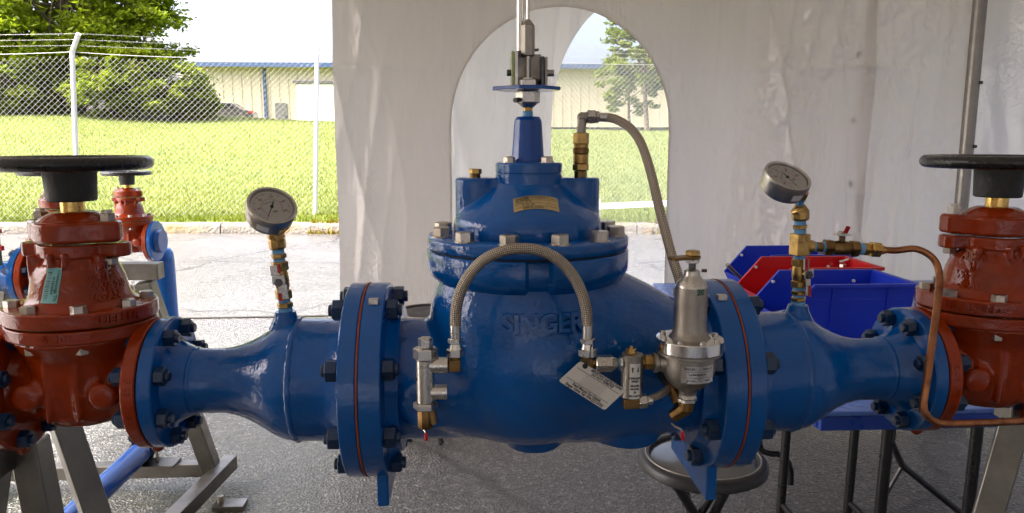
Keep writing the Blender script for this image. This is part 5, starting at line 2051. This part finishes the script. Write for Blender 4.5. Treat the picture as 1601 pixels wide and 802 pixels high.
for ux, fl_ in ((-0.0042, 1), (0.0042, -1)):
    arp = [(-0.0009, -0.004), (0.0009, -0.004), (0.0009, 0.001), (0.0022, 0.001), (0.0, 0.0045), (-0.0022, 0.001), (-0.0009, 0.001)]
    b0_ = len(lt.v)
    for (ax_, az_) in arp:
        th = 0.08 + (ux + ax_) / 0.0177
        lt.v.append(Vector((cc_.x + 0.0178 * math.sin(th), cc_.y - 0.0178 * math.cos(th), z_lo + hL * 0.83 + az_ * fl_)))
    lt.f.append(tuple(range(b0_, b0_ + 7)))
lt.build('label_print', 'ink', lbo, ang=180)
# lower elbow and short hose
q = P(985, 629)
m = MB()
m.box((q.x + 0.001, q.y, q.z), (0.0245, 0.020, 0.0165))
m.build('lower_elbow', 'dark_brass', sp, bevel=0.002)
q5 = P(998, 628)
stack(sp, q5, (1, 0, 0.12), [('hex', 0.014, 0.019, 'stainless', 'short_hose_nut'), ('cyl', 0.008, 0.0145, 'stainless', 'short_hose_ferrule')])
MB().tube(smooth_path([P(1017, 623), P(1030, 618), P(1043, 610, YP + .01), P(1058, 600, YP + 0.03), P(1068, 596, YP + .05)], 6), 0.0058, 12, uv=True).build('short_hose', 'braid', sp)

# instruction tag
tg0, tgx, tgy = P(873, 595.5, YP - 0.030), P(945, 641.5, YP - 0.034), P(921.5, 573, YP - 0.020)
exT, eyT = tgx - tg0, tgy - tg0
eyT = eyT - exT.normalized() * eyT.dot(exT.normalized()) * 0.55
nT = exT.cross(eyT).normalized()
if nT.y > 0:
    nT = -nT
tgt = thing('instruction_tag', tg0, 'white printed instruction card hanging below the hose beside the speed control', 'tag')


def tg(u, v, l=0.0):
    return tg0 + exT * u + eyT * v + nT * l


outl = []
for (cu_, cv_, a0_) in ((1, 1, 0), (0, 1, 90), (0, 0, 180), (1, 0, 270)):
    for kk in range(4):
        a_ = R(a0_ + 30 * kk)
        outl.append((abs(cu_ - 0.05) + 0.05 * math.cos(a_) * (1 if True else 0) if cu_ else 0.05 + 0.05 * math.cos(a_), (cv_ - 0.07 if cv_ else 0.07) + 0.07 * math.sin(a_)))
m = MB()
nO = len(outl)
for l_ in (0, 0.0007):
    for (u_, v_) in outl:
        m.v.append(tg(u_, v_, l_))
m.f = [tuple(range(nO)), tuple(reversed(range(nO, 2 * nO)))] + [(i, (i + 1) % nO, nO + (i + 1) % nO, nO + i) for i in range(nO)]
card = m.build('card', 'tag_card', tgt, ang=30)
tp_ = MB()
lx, ly = exT.length, eyT.length


def tag_text(body_, u_, v_, sz, bold=0.0, maxw=None):
    vs, fs = text_geo(body_, sz, 0, bold)
    if maxw:
        wd_ = max(a.x for a in vs) - min(a.x for a in vs)
        for a in vs:
            a.x *= maxw * lx / wd_
    tp_.raw([tg(u_ + a.x / lx, v_ + a.y / ly, 0.0011) for a in vs], fs)


def tag_line(v_, u0=0.05, u1=0.95):
    tp_.raw([tg(u0, v_ - 0.008, 0.0011), tg(u1, v_ - 0.008, 0.0011), tg(u1, v_ + 0.008, 0.0011), tg(u0, v_ + 0.008, 0.0011)], [(0, 1, 2, 3)])


tag_text('IMPORTANT INSTRUCTIONS', 0.60, 0.93, 0.0062, 0.0002, 0.66)
tag_text('DO NOT REMOVE', 0.56, 0.82, 0.0062, 0.0002, 0.46)
tag_line(0.74)
for i_, s_ in enumerate(('Open inlet valve slowly', '1. Pressure must be applied to', 'the inlet before adjusting', '2. Turn screw clockwise to raise', 'the outlet pressure setting', 'Check that all cocks are open')):
    tag_text(s_, 0.50, 0.67 - 0.07 * i_, 0.0027, -0.00004, 0.44)
tag_line(0.27)
tag_text('Read Manual For Details', 0.52, 0.19, 0.0062, 0.0002, 0.60)
tag_text('Singer Valve Tel: 704-221-3755', 0.52, 0.075, 0.0062, 0.0002, 0.80)
tp_.build('card_print', 'ink', card, ang=180)
hole = tg(0.13, 0.93, 0.0010)
MB().cyl(hole, hole + nT * 0.0004, 0.0042, seg=16).build('punched_hole', 'ink', card)
MB().tube(smooth_path([hole, hole + Vector((0.001, -0.004, 0.006)), P(921, 566, YP - 0.016), P(923, 553, YP - 0.012), P(926, 524, YP - 0.004)], 6), 0.0011, 6).build('tie', 'cable_black', tgt)

# pressure regulator
YR = -0.222
rg = thing('pressure_regulator', P(1078, 655, YR), 'stainless pressure regulator with a tall spring cover in front of the right flange', 'regulator')
xr = P(1078, 530, YR).x


def zr(py):
    return P(1078, py, YR).z


def rl_(prof):
    return [(r, zr(py)) for (r, py) in prof][::-1]


MB().lathe(rl_([(0.0085, 421), (0.0118, 423), (0.0118, 429), (0.0150, 434), (0.0215, 441), (0.0238, 447), (0.0240, 449)]), (xr, YR, 0), (0, 0, 1), 40).build('dome', 'stainless', rg)
sc_o = MB().lathe(rl_([(0.0240, 448), (0.0242, 450), (0.0245, 480), (0.0248, 512), (0.0262, 520), (0.0310, 526), (0.0330, 528.5)]), (xr, YR, 0), (0, 0, 1), 40).build('spring_cover', 'satin_steel', rg)
MB().lathe(rl_([(0.0300, 526.5), (0.0500, 527.5), (0.0512, 529), (0.0512, 545), (0.0500, 546.5)]), (xr, YR, 0), (0, 0, 1), 56).build('cover_flange', 'polished_steel', rg)
MB().lathe(rl_([(0.0470, 546.5), (0.0490, 547.5), (0.0490, 551), (0.0460, 552.5)]), (xr, YR, 0), (0, 0, 1), 56).build('lower_flange', 'satin_steel', rg)
bowl = MB().lathe(rl_([(0.0405, 551), (0.0400, 556), (0.0405, 570), (0.0385, 583), (0.0330, 594), (0.0235, 603), (0.0165, 607), (0.0145, 610), (0.0140, 615)]), (xr, YR, 0), (0, 0, 1), 44).build('bowl', 'satin_steel', rg, ang=60)
pz_ = zr(566)
MB().lathe([(0.0150, 0.0), (0.0150, 0.006), (0.0130, 0.008), (0.0165, 0.022)], (xr - 0.0545, YR, pz_), AX, 24).build('side_port', 'satin_steel', rg)
for k in range(8):
    th = R(10 + 45 * k)
    q = Vector((xr + 0.0425 * math.sin(th), YR - 0.0425 * math.cos(th), zr(527.5)))
    m = MB().cyl((0, 0, 0), (0, 0, 0.0042), 0.0046, seg=14, ch=0.0006)
    m.cyl((0, 0, 0.0042), (0, 0, 0.0046), 0.0022, seg=8)
    if k == 0:
        sme = proto(m, 'flange_screw', 'stainless')
    inst('flange_screw', sme, rg, q)
# adjusting screw, lock nut and hose clip plate
for (kind, y0_, y1_, wd, mat, nm) in [('cyl', 409, 423, 0.0105, 'dark_steel', 'adjusting_screw'), ('hex', 404.5, 411, 0.0190, 'stainless', 'lock_nut'), ('hex', 391.5, 399.5, 0.0190, 'brass', 'screw_head')]:
    stack(rg, (xr, YR, zr(y1_)), (0, 0, 1), [(kind, zr(y0_) - zr(y1_), wd, mat, nm)])
MB().poly([(-0.0400, -0.006), (-0.036, -0.0095), (0.004, -0.0105), (0.0105, -0.006), (0.0105, 0.006), (0.004, 0.0105), (-0.036, 0.0095), (-0.0400, 0.006)], (xr, YR, zr(404.5)), (0.94, 0.34, 0), (-0.34, 0.94, 0), zr(399.5) - zr(404.5)).build('hose_clip', 'dark_brass', rg, bevel=0.0008)
MB().cyl((xr + 0.0125, YR - 0.006, zr(422)), (xr + 0.020, YR - 0.008, zr(422)), 0.0026, seg=10).build('vent_pin', 'dark_steel', rg)
# plate riveted on the bowl, marker number on the cover
pl, lt = MB(), MB()
for j in (0, 1):
    for i in range(11):
        th = 0.10 + (i / 10 - 0.5) * 1.30
        pl.v.append(Vector((xr + 0.0412 * math.sin(th), YR - 0.0412 * math.cos(th), (zr(587), zr(561))[j])))
for i in range(10):
    pl.f.append((i, i + 1, 12 + i, 11 + i))
rp = pl.build('name_plate', 'stainless', bowl, ang=180)
zt_, zb_ = zr(561), zr(587)
for body_, th, fz, sz in (('SINGER', -0.25, 0.84, 0.0050), ('MODEL 160', 0.45, 0.84, 0.0034), ('RANGE 20-200 PSI', 0.05, 0.52, 0.0034), ('SETTING', -0.2, 0.16, 0.0034), ('85 PSI', 0.45, 0.16, 0.0034)):
    cyl_text(lt, body_, sz, (xr, YR, 0), 0.0416, th, zb_ + (zt_ - zb_) * fz, 0, 0.0001)
for fz in (0.68, 0.34):
    b0_ = len(lt.v)
    for i in range(9):
        th = 0.10 + (i / 8 - 0.5) * 1.15
        for dz in (-0.0002, 0.0002):
            lt.v.append(Vector((xr + 0.0416 * math.sin(th), YR - 0.0416 * math.cos(th), zb_ + (zt_ - zb_) * fz + dz)))
    for i in range(8):
        lt.f.append((b0_ + 2 * i, b0_ + 2 * i + 2, b0_ + 2 * i + 3, b0_ + 2 * i + 1))
lt.build('plate_print', 'ink', rp, ang=180)
lt = MB()
cyl_text(lt, '20', 0.0125, (xr, YR, 0), 0.0248, 0.30, zr(453), 0, 0.0003)
lt.build('marker_number', 'ink_green', sc_o, ang=180)
stack(rg, (xr, YR, zr(614)), (0.04, 0, -1), [('tape', 0.0068, 0.0265, 'tape_white', 'thread_tape'), ('hex', 0.0075, 0.0260, 'stainless', 'gland_nut')])
ce = Vector((xr - 0.001, YR, zr(637)))
m = MB()
m.cyl(ce + Vector((0.001, 0, 0.014)), ce - Vector((0.001, 0, 0.004)), 0.0125, seg=8)
m.cyl(ce, ce + Vector((-0.018, 0.010, -0.018)), 0.0125, 0.0105, seg=8)
m.build('drain_cock', 'dark_brass', rg, bevel=0.0015)
m = MB().cyl(ce + Vector((-0.016, 0.03, 0.026)), ce + Vector((-0.008, 0.01, 0.004)), 0.010, seg=12)
m.cyl(ce + Vector((-0.016, 0.03, 0.026)), ce + Vector((-0.016, 0.13, 0.026)), 0.009, seg=12)
m.build('back_nipple', 'dark_brass', rg)
lv = MB().tube([P(1050, 662, YR), P(1056, 667, YR - 0.01), P(1064, 671, YR - 0.014), P(1067, 675, YR - 0.014)], 0.0016, 8).build('lever', 'stainless', rg)
MB().lathe([(0.0022, 0), (0.0034, 0.003), (0.0036, 0.010), (0.0016, 0.0155)], P(1066, 674, YR - 0.014), (0.18, 0, -1), 12).build('lever_grip', 'handle_red', lv)

# hose from the cover to the regulator
h2 = thing('cover_hose', (0.0935, 0, 0.3585), 'braided steel hose curving from brass coupling on the cover down to the regulator', 'hose')
p = stack(h2, (0.0935, 0, 0.3575), (0, 0, 1), [('hex', 0.0135, 0.0195, 'dark_brass', 'nipple'), ('hex', 0.0120, 0.0250, 'brass', 'coupling_base'), ('cyl', 0.0175, 0.0270, 'brass', 'coupling_sleeve'), ('cyl', 0.0100, 0.0285, 'dark_brass', 'coupling_ring'), ('cyl', 0.0060, 0.0255, 'brass', 'coupling_neck'), ('hex', 0.0200, 0.0240, 'brass', 'coupling_top')])
el = Vector((0.0950, 0, 0.4630))
m = MB().cyl(p, el, 0.0082, seg=16)
m.ball(el, 0.0092, 16, 10)
m.cyl(el, el + Vector((0.018, 0, 0.001)), 0.0085, seg=16)
m.build('elbow', 'satin_steel', h2)
sdir = Vector((1, -0.05, -0.03))
p = stack(h2, el + Vector((0.008, 0, 0.001)), sdir, [('hex', 0.0150, 0.0225, 'stainless', 'swivel_nut'), ('hex', 0.0060, 0.0200, 'stainless', 'collar'), ('cyl', 0.0180, 0.0160, 'stainless', 'ferrule')])
MB().tube(smooth_path([p - sdir * 0.004, at(964, 187, -0.01), at(986, 201, -0.025), at(1003, 226, -0.045), at(1017, 268, -0.075), at(1030, 322, -0.11), at(1041, 365, -0.135), at(1051, 402, -0.16), at(1063, 440, -0.175), at(1078, 500, -0.17), at(1082, 560, -0.16)], 10), 0.0078, 16, uv=True).build('braid', 'braid', h2)

# ------------------------------------------------------------------ tables and bins
TZ = -0.24
TX0, TX1 = 0.760, 2.25


def folding_table(y0, y1, label, group):
    t = thing('folding_table', ((TX0 + TX1) / 2, (y0 + y1) / 2, GZ), label, 'table', group)
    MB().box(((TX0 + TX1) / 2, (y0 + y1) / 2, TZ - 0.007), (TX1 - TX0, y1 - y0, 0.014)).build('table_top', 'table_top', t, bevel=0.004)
    for (cx_, cy_, sx_, sy_) in (((TX0 + TX1) / 2, y0 + 0.012, TX1 - TX0 - 0.01, 0.018), ((TX0 + TX1) / 2, y1 - 0.012, TX1 - TX0 - 0.01, 0.018), (TX0 + 0.012, (y0 + y1) / 2, 0.018, y1 - y0 - 0.05), (TX1 - 0.012, (y0 + y1) / 2, 0.018, y1 - y0 - 0.05)):
        MB().box((cx_, cy_, TZ - 0.033), (sx_, sy_, 0.038)).build('apron', 'table_blue', t, bevel=0.003)
    return t


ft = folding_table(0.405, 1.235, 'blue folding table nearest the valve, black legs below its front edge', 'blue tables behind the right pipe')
for (px, Y) in ((1388, 0.52), (1527, 0.52)):
    a_ = at(px, 690, Y)
    MB().cyl((a_.x, Y, TZ - 0.05), (a_.x - 0.012, Y, GZ + 0.002), 0.0155, seg=14).build('leg', 'black_tube', ft)
    MB().cyl((a_.x, Y + 0.6, TZ - 0.05), (a_.x - 0.012, Y + 0.6, GZ + 0.002), 0.0155, seg=14).build('leg', 'black_tube', ft)
    MB().cyl((a_.x - 0.006, Y, -0.86), (a_.x - 0.006, Y + 0.6, -0.86), 0.012, seg=12).build('leg_crossbar', 'black_tube', ft)
a_, b_, c_ = at(1394, 690, 0.9), at(1411, 728, 0.9), at(1500, 800, 0.9)
MB().tube([a_, b_], 0.011, 10).build('brace', 'black_tube', ft)
MB().tube([b_, c_, c_ + (c_ - b_) * 0.5], 0.011, 10).build('brace', 'black_tube', ft)
MB().tube([b_, at(1381, 780, 0.9), at(1375, 795, 0.9)], 0.007, 8).build('brace', 'black_tube', ft)
bt = folding_table(1.245, 2.10, 'blue table with sky reflection painted on its top, behind the regulator, under the rear bins', 'blue tables behind the right pipe')
# bent leg of the rear table
a_ = at(1240, 755, 1.45)
MB().tube(smooth_path([at(1186, 640, 1.45), at(1187, 690, 1.45), at(1192, 704, 1.45), at(1204, 709, 1.45), at(1216, 710, 1.45), at(1228, 717, 1.45), at(1235, 731, 1.45), at(1236.5, 757, 1.45)], 5), 0.0125, 12).build('leg', 'black_tube', bt)
for (x, y) in ((1.9, 1.4), (1.9, 1.95), (1.0, 1.98)):
    MB().cyl((x, y, TZ - 0.05), (x, y, GZ + 0.002), 0.0155, seg=14).build('leg', 'black_tube', bt)


def storage_bin(y0, x0, mat, label, L=0.455, Wd=0.275, H=0.188):
    """hopper-front bin with its open front to the left"""
    t = thing('storage_bin', (x0 + L / 2, y0 + Wd / 2, TZ), label, 'bin', 'plastic bins in a row on the table')
    z0 = TZ + 0.002
    th = 0.006
    # side profile: low lip at the front (left), slanting up to full height
    prof = [(0.035, 0), (0.0, 0.075), (0.105, H), (L, H), (L - 0.022, 0)]
    inw = 0.014

    def side(yb, yt):
        m_ = MB()
        out_, in_ = [], []
        for (x, z) in prof:
            k = z / H
            out_.append(Vector((x0 + x, yb + (yt - yb) * k, z0 + z)))
        sgn = 1 if yt < yb else -1
        for q in out_:
            in_.append(q + Vector((0, sgn * th, 0)))
        n = len(prof)
        m_.v = out_ + in_
        m_.f = [tuple(range(n)), tuple(reversed(range(n, 2 * n)))] + [(i, (i + 1) % n, n + (i + 1) % n, n + i) for i in range(n)]
        return m_
    side(y0 + inw, y0).build('side', mat, t, bevel=0.0012)
    side(y0 + Wd - inw, y0 + Wd).build('side', mat, t, bevel=0.0012)
    MB().raw([(x0 + L - 0.022, y0 + inw, z0), (x0 + L - 0.022, y0 + Wd - inw, z0), (x0 + L, y0 + Wd, z0 + H), (x0 + L, y0, z0 + H),
              (x0 + L - 0.029, y0 + inw, z0), (x0 + L - 0.029, y0 + Wd - inw, z0), (x0 + L - 0.007, y0 + Wd, z0 + H), (x0 + L - 0.007, y0, z0 + H)],
             [(0, 1, 2, 3), (7, 6, 5, 4), (0, 4, 5, 1), (1, 5, 6, 2), (2, 6, 7, 3), (3, 7, 4, 0)]).build('back', mat, t, bevel=0.001)
    MB().raw([(x0 + 0.035, y0 + inw, z0), (x0 + 0.035, y0 + Wd - inw, z0), (x0, y0 + Wd - 0.016, z0 + 0.075), (x0, y0 + 0.016, z0 + 0.075),
              (x0 + 0.042, y0 + inw, z0), (x0 + 0.042, y0 + Wd - inw, z0), (x0 + 0.007, y0 + Wd - 0.016, z0 + 0.075), (x0 + 0.007, y0 + 0.016, z0 + 0.075)],
             [(3, 2, 1, 0), (4, 5, 6, 7), (1, 5, 4, 0), (2, 6, 5, 1), (3, 7, 6, 2), (0, 4, 7, 3)]).build('front_lip', mat, t, bevel=0.001)
    MB().box((x0 + L / 2, y0 + Wd / 2, z0 + 0.004), (L - 0.075, Wd - 2 * inw - 0.002, 0.008)).build('base', mat, t)
    # rolled rim
    rim_ = MB()
    for yy, sg in ((y0, -1), (y0 + Wd, 1)):
        rim_.bar((x0 + 0.100, yy + sg * 0.004, z0 + H - 0.003), (x0 + L + 0.004, yy + sg * 0.004, z0 + H - 0.003), 0.014, 0.012)
        rim_.bar((x0 + 0.000, yy + sg * 0.002 - sg * 0.012, z0 + 0.074), (x0 + 0.104, yy + sg * 0.004, z0 + H - 0.002), 0.012, 0.010)
    rim_.bar((x0 + L + 0.004, y0 - 0.004, z0 + H - 0.003), (x0 + L + 0.004, y0 + Wd + 0.004, z0 + H - 0.003), 0.016, 0.012)
    rim_.build('rim', mat, t, bevel=0.002)
    # stacking ribs on the outside of the near wall
    rb = MB()
    for fx in (0.17, 0.36):
        rb.bar((x0 + fx, y0 + inw - 0.0045, z0 + 0.004), (x0 + fx, y0 - 0.003, z0 + H - 0.012), 0.006, 0.004, (0, 1, 0))
    rb.bar((x0 + 0.09, y0 + 0.0065, z0 + H * 0.74), (x0 + L - 0.02, y0 + 0.0065, z0 + H * 0.74), 0.006, 0.006)
    rb.build('rib', mat, t)
    for fx in (0.075, L - 0.075):
        MB().cyl((x0 + fx, y0 + Wd - 0.014, z0 + H * 0.80), (x0 + fx, y0 + Wd - 0.008, z0 + H * 0.80), 0.006, seg=10).build('peg_hole', 'white_paint', t)
    return t


storage_bin(1.055, 0.935, 'bin_blue', 'front blue plastic bin of the three, nearest to the pipe')
storage_bin(1.375, 0.995, 'bin_red', 'red plastic bin between the two blue bins')
storage_bin(1.70, 1.055, 'bin_blue', 'rear blue plastic bin behind the red one, by the tent wall')
# fittings lying in the bins
a_ = at(1137, 414, 1.72)
tag(MB().tube(smooth_path([a_, at(1150, 427, 1.74), at(1166, 441, 1.76), at(1182, 456, 1.80)], 5), 0.009, 10).build('hose_end', 'satin_steel'), 'thin grey hose end poking over the lip of the rear blue bin', 'hose')
for i, (px, py, Y, lab) in enumerate(((1318, 416, 1.60, 'shiny tap fitting showing above the rim of the red bin'), (1284, 400, 1.90, 'shiny fitting in the rear blue bin by its back corner'))):
    a_ = at(px, py, Y)
    t = thing('tap_fitting', Vector((a_.x, a_.y, TZ + 0.02)), lab, 'fitting', 'tap fittings inside the bins')
    MB().cyl((a_.x, a_.y, TZ + 0.0101), (a_.x, a_.y, a_.z), 0.011, seg=12).build('stem', 'dark_steel', t)
    MB().hexa(a_ - Vector((0, 0, 0.005)), (0, 0, 1), 0.014, 0.026).build('nut', 'stainless', t)
    MB().tube([a_ + Vector((-0.018, 0, 0.016)), a_ + Vector((0.0, 0, 0.020)), a_ + Vector((0.022, 0, 0.028))], 0.006, 10).build('handle', 'polished_steel', t)

# ------------------------------------------------------------------ stools


def stool(cx_, cy_, zt, r, seat_mat, label, rot0, group, spread=0.26):
    t = thing('folding_stool', (cx_, cy_, GZ), label, 'stool', group)
    c = Vector((cx_, cy_, 0))
    MB().lathe([(r * 0.80, zt - 0.012), (r * 0.82, zt - 0.004), (r * 0.70, zt + 0.002), (r * 0.3, zt + 0.004), (0.01, zt + 0.004)], c, (0, 0, 1), 48).build('seat', seat_mat, t, ang=60)
    MB().ring([(r * 0.81, zt - 0.010), (r * 0.84, zt + 0.004), (r * 0.93, zt + 0.006), (r, zt - 0.004), (r, zt - 0.022), (r * 0.93, zt - 0.030), (r * 0.80, zt - 0.028)], c, (0, 0, 1), 56).build('seat_rim', 'seat_vinyl', t, ang=50)
    MB().torus(c + Vector((0, 0, zt + 0.005)), (0, 0, 1), r * 0.89, 0.0024, 48, 8).build('trim_ring', 'satin_steel', t)
    for k in range(4):
        th = rot0 + PI / 2 * k
        s0 = c + Vector((r * 0.62 * math.cos(th), r * 0.62 * math.sin(th), zt - 0.03))
        th2 = th + 0.25
        s1 = c + Vector((spread * math.cos(th2 + 2.55), spread * math.sin(th2 + 2.55), GZ + 0.003))
        MB().tube([s0, s1], 0.0125, 12).build('leg', 'black_tube', t)
    MB().torus(c + Vector((0, 0, GZ + 0.16)), (0, 0, 1), r * 0.95, 0.008, 40, 8).build('foot_ring', 'polished_steel', t)
    return t


stool(0.482, 0.447, -0.368, 0.160, 'seat_disc', 'round black stool with pale seat centre below the right flange', 0.4, 'folding stools under and behind the valve')
stool(-0.305, 2.10, -0.365, 0.165, 'seat_vinyl', 'dark round stool seat showing behind the left side of the valve', 0.9, 'folding stools under and behind the valve', 0.11)

# ------------------------------------------------------------------ steel stands


def sq(t, p0, p1, w_=0.05, name='leg', up=(0, 1, 0), mat='stand_steel'):
    return MB().bar(p0, p1, w_, w_, up).build(name, mat, t, bevel=0.004)


ls = thing('pipe_stand', (-0.95, 0.1, GZ), 'square steel tube stand carrying the left red gate valve', 'stand', 'steel tube stands')
sq(ls, (-0.917, 0.045, -0.121), (-0.855, 0.045, GZ + 0.05))
sq(ls, (-0.955, 0.20, -0.075), (-0.762, 0.20, GZ + 0.05), up=(0.75, 0.66, 0))
sq(ls, (-1.07, 0.20, -0.165), (-1.24, 0.20, GZ + 0.05))
sq(ls, (-1.07, -0.03, -0.165), (-1.20, -0.05, GZ + 0.05))
sq(ls, (-1.09, 0.20, -0.142), (-0.975, 0.20, -0.142), name='top_rail', up=(0, 0, 1))
sq(ls, (-0.80, -0.35, GZ + 0.026), (-0.735, 0.45, GZ + 0.026), name='foot_rail', up=(0, 0, 1))
sq(ls, (-1.24, -0.35, GZ + 0.026), (-1.24, 0.45, GZ + 0.026), name='foot_rail', up=(0, 0, 1))
sq(ls, (-1.09, 0.0, -0.142), (-0.93, 0.0, -0.142), name='top_rail', up=(0, 0, 1))
rs_ = thing('pipe_stand', (1.0, 0.1, GZ), 'square steel tube stand leg at the right edge under the red valve', 'stand', 'steel tube stands')
a_, b_ = at(1588, 655, 0.05), at(1545, 802, 0.05)
d_ = (b_ - a_)
bot = a_ + d_ * ((GZ + 0.05 - a_.z) / d_.z)
sq(rs_, a_, bot, 0.052, up=(0.8, -0.6, 0))
sq(rs_, a_ + Vector((0.28, 0, 0)), bot + Vector((0.42, 0, 0)), 0.052)
sq(rs_, a_ + Vector((-0.03, 0.0, 0.024)), a_ + Vector((0.31, 0.0, 0.024)), name='top_rail', up=(0, 0, 1))
sq(rs_, (bot.x, -0.35, GZ + 0.026), (bot.x, 0.45, GZ + 0.026), name='foot_rail', up=(0, 0, 1))
sq(rs_, (bot.x + 0.42, -0.35, GZ + 0.026), (bot.x + 0.42, 0.45, GZ + 0.026), name='foot_rail', up=(0, 0, 1))

bs = thing('pipe_stand', (-1.5, 1.6, GZ), 'square steel tube stand further back on the pavement behind the left pipe', 'stand', 'steel tube stands')
sq(bs, at(226, 440, 1.50), at(334, 742, 1.62), 0.062)
sq(bs, at(185, 440, 1.50) + Vector((-0.42, 0, 0)), (-2.05, 1.60, GZ + 0.05), 0.062)
sq(bs, at(252, 423, 1.50), at(252, 423, 1.50) + Vector((-0.72, 0, 0)), 0.062, 'top_rail', (0, 0, 1))
a_ = at(345, 758, 1.62)
sq(bs, (a_.x, 1.64, GZ + 0.075), (-2.06, 1.64, GZ + 0.075), 0.055, 'base_rail', (0, 0, 1))
sq(bs, (-1.115, 1.70, GZ + 0.075), (-1.19, 0.95, GZ + 0.075), 0.058, 'foot_rail', (0, 0, 1))
sq(bs, (-2.02, 1.70, GZ + 0.075), (-2.06, 0.95, GZ + 0.075), 0.058, 'foot_rail', (0, 0, 1))
for (x, y) in ((-1.04, 1.44),):
    MB().box((x, y, GZ + 0.012), (0.12, 0.07, 0.02)).build('foot_plate', 'stand_steel', bs, bevel=0.003)
    MB().cyl((x - 0.035, y, GZ + 0.02), (x - 0.035, y, GZ + 0.05), 0.012, seg=10).build('foot_bolt', 'bolt_steel', bs)
# blue pipe clamped on the base rail
pc = thing('floor_pipe', (-1.42, 1.4, GZ + 0.1), 'loose blue pipe clamped low on the rear stand, running towards the viewer', 'pipe')
pA, pB = at(238, 707, 1.72), at(96, 826, 1.02)
pA.z = GZ + 0.160
pB.z = GZ + 0.160
pd_ = (pB - pA).normalized()
MB().cyl(pA, pB, 0.043, seg=28).build('tube', 'blue_gloss', pc)
MB().ring([(0.033, -0.003), (0.0445, -0.003), (0.0445, 0.004), (0.033, 0.004)], pA, pd_, 28).build('end_ring', 'dark_steel', pc)
cl = pA.lerp(pB, 0.14)
m = MB()
m.torus(cl, pd_, 0.048, 0.005, 32, 8)
m.build('clamp_strap', 'dark_steel', pc)
MB().box((cl.x + 0.035, cl.y, GZ + 0.109), (0.21, 0.09, 0.012)).build('clamp_plate', 'stand_steel', pc, bevel=0.002)
MB().cyl((cl.x + 0.062, cl.y, GZ + 0.11), (cl.x + 0.062, cl.y, GZ + 0.19), 0.006, seg=10).build('clamp_bolt', 'bolt_steel', pc)

# ------------------------------------------------------------------ second line behind, at the left
rc_ = at(40, 432, 1.5)
r2 = thing('pipe_reducer', rc_ - Vector((0, 0, 0.115)), 'blue flange and reducer of a second line half hidden behind a red valve', 'pipe reducer')
MB().lathe([(0.1125, 0.0), (0.1145, 0.002), (0.1145, 0.0225), (0.1125, 0.0245), (0.066, 0.026), (0.0572, 0.06), (0.0572, 0.12), (0.075, 0.19), (0.1095, 0.26), (0.1095, 0.38)], rc_ + Vector((0.02, 0, 0)), (-1, 0, 0), 56).build('taper', 'blue_paint', r2)
for k in range(8):
    th = R(22.5 + 45 * k)
    inst('flange_bolt', small_stud, r2, rc_ + Vector((0.021, -0.0952 * math.cos(th), 0.0952 * math.sin(th))), AX, random.uniform(0, 1))
gate_valve((rc_.x + 0.021 + 0.1288, 1.5, rc_.z), 0.1288, 'red gate valve of the second line, hidden behind the left red valve', 0, -1, 'red gate valves behind', False)
hv = thing('red_lever_valve', at(2, 395, 1.45), 'small valve with red lever at the left edge behind the red valve', 'fitting')
a_ = at(-6, 372, 1.45)
MB().cyl(a_ + Vector((0, 0, -0.10)), a_ + Vector((0, 0, 0.05)), 0.012, seg=12).build('stem', 'brass', hv)
MB().bar(a_ + Vector((-0.02, -0.01, 0.024)), a_ + Vector((0.026, -0.01, 0.026)), 0.014, 0.016).build('lever', 'handle_red', hv, bevel=0.003)
MB().bar(a_ + Vector((-0.02, -0.01, -0.034)), a_ + Vector((0.028, -0.01, -0.036)), 0.014, 0.018).build('lever', 'handle_red', hv, bevel=0.003)
rg2 = at(206, 377, 3.0)
gate_valve(rg2, 0.125, 'small looking red gate valve with black handwheel furthest back at the left', 0, -1, 'red gate valves behind', False)
bp = thing('upright_pipework', (rg2.x + 0.2, 3.1, GZ), 'blue upright pipe, stub and added cover flange beyond the furthest red valve', 'pipe')
u0_, u1_ = at(251, 392, 3.22), at(262, 560, 3.22)
MB().lathe([(0.025, 0.02), (0.055, 0.012), (0.070, -0.015), (0.074, -0.06), (0.076, -(u0_.z - GZ) + 0.003)][::-1], (u0_.x, 3.22, u0_.z), (0, 0, 1), 36).build('upright_pipe', 'blue_paint', bp, ang=60)
MB().lathe([(0.1120, 0.0012), (0.1140, 0.003), (0.1140, 0.018), (0.112, 0.020), (0.070, 0.024), (0.066, 0.05)], rg2 + Vector((0.125, 0, 0)), AX, 48).build('end_flange', 'blue_paint', bp)  # blue flange added to hide the sunlit red valve face
o_ = rg2 - Vector((0.125, 0, 0))
MB().lathe([(0.1125, 0.0), (0.1145, 0.002), (0.1145, 0.022), (0.112, 0.024), (0.075, 0.04), (0.066, 0.06), (0.066, 0.34)], o_, -AX, 48).build('inlet_pipe', 'blue_paint', bp)
MB().lathe([(0.05, 0), (0.045, 0.02), (0.04, 0.78)], (rg2.x - 0.36, 3.0, GZ), (0, 0, 1), 20).build('prop', 'stand_steel', bp)
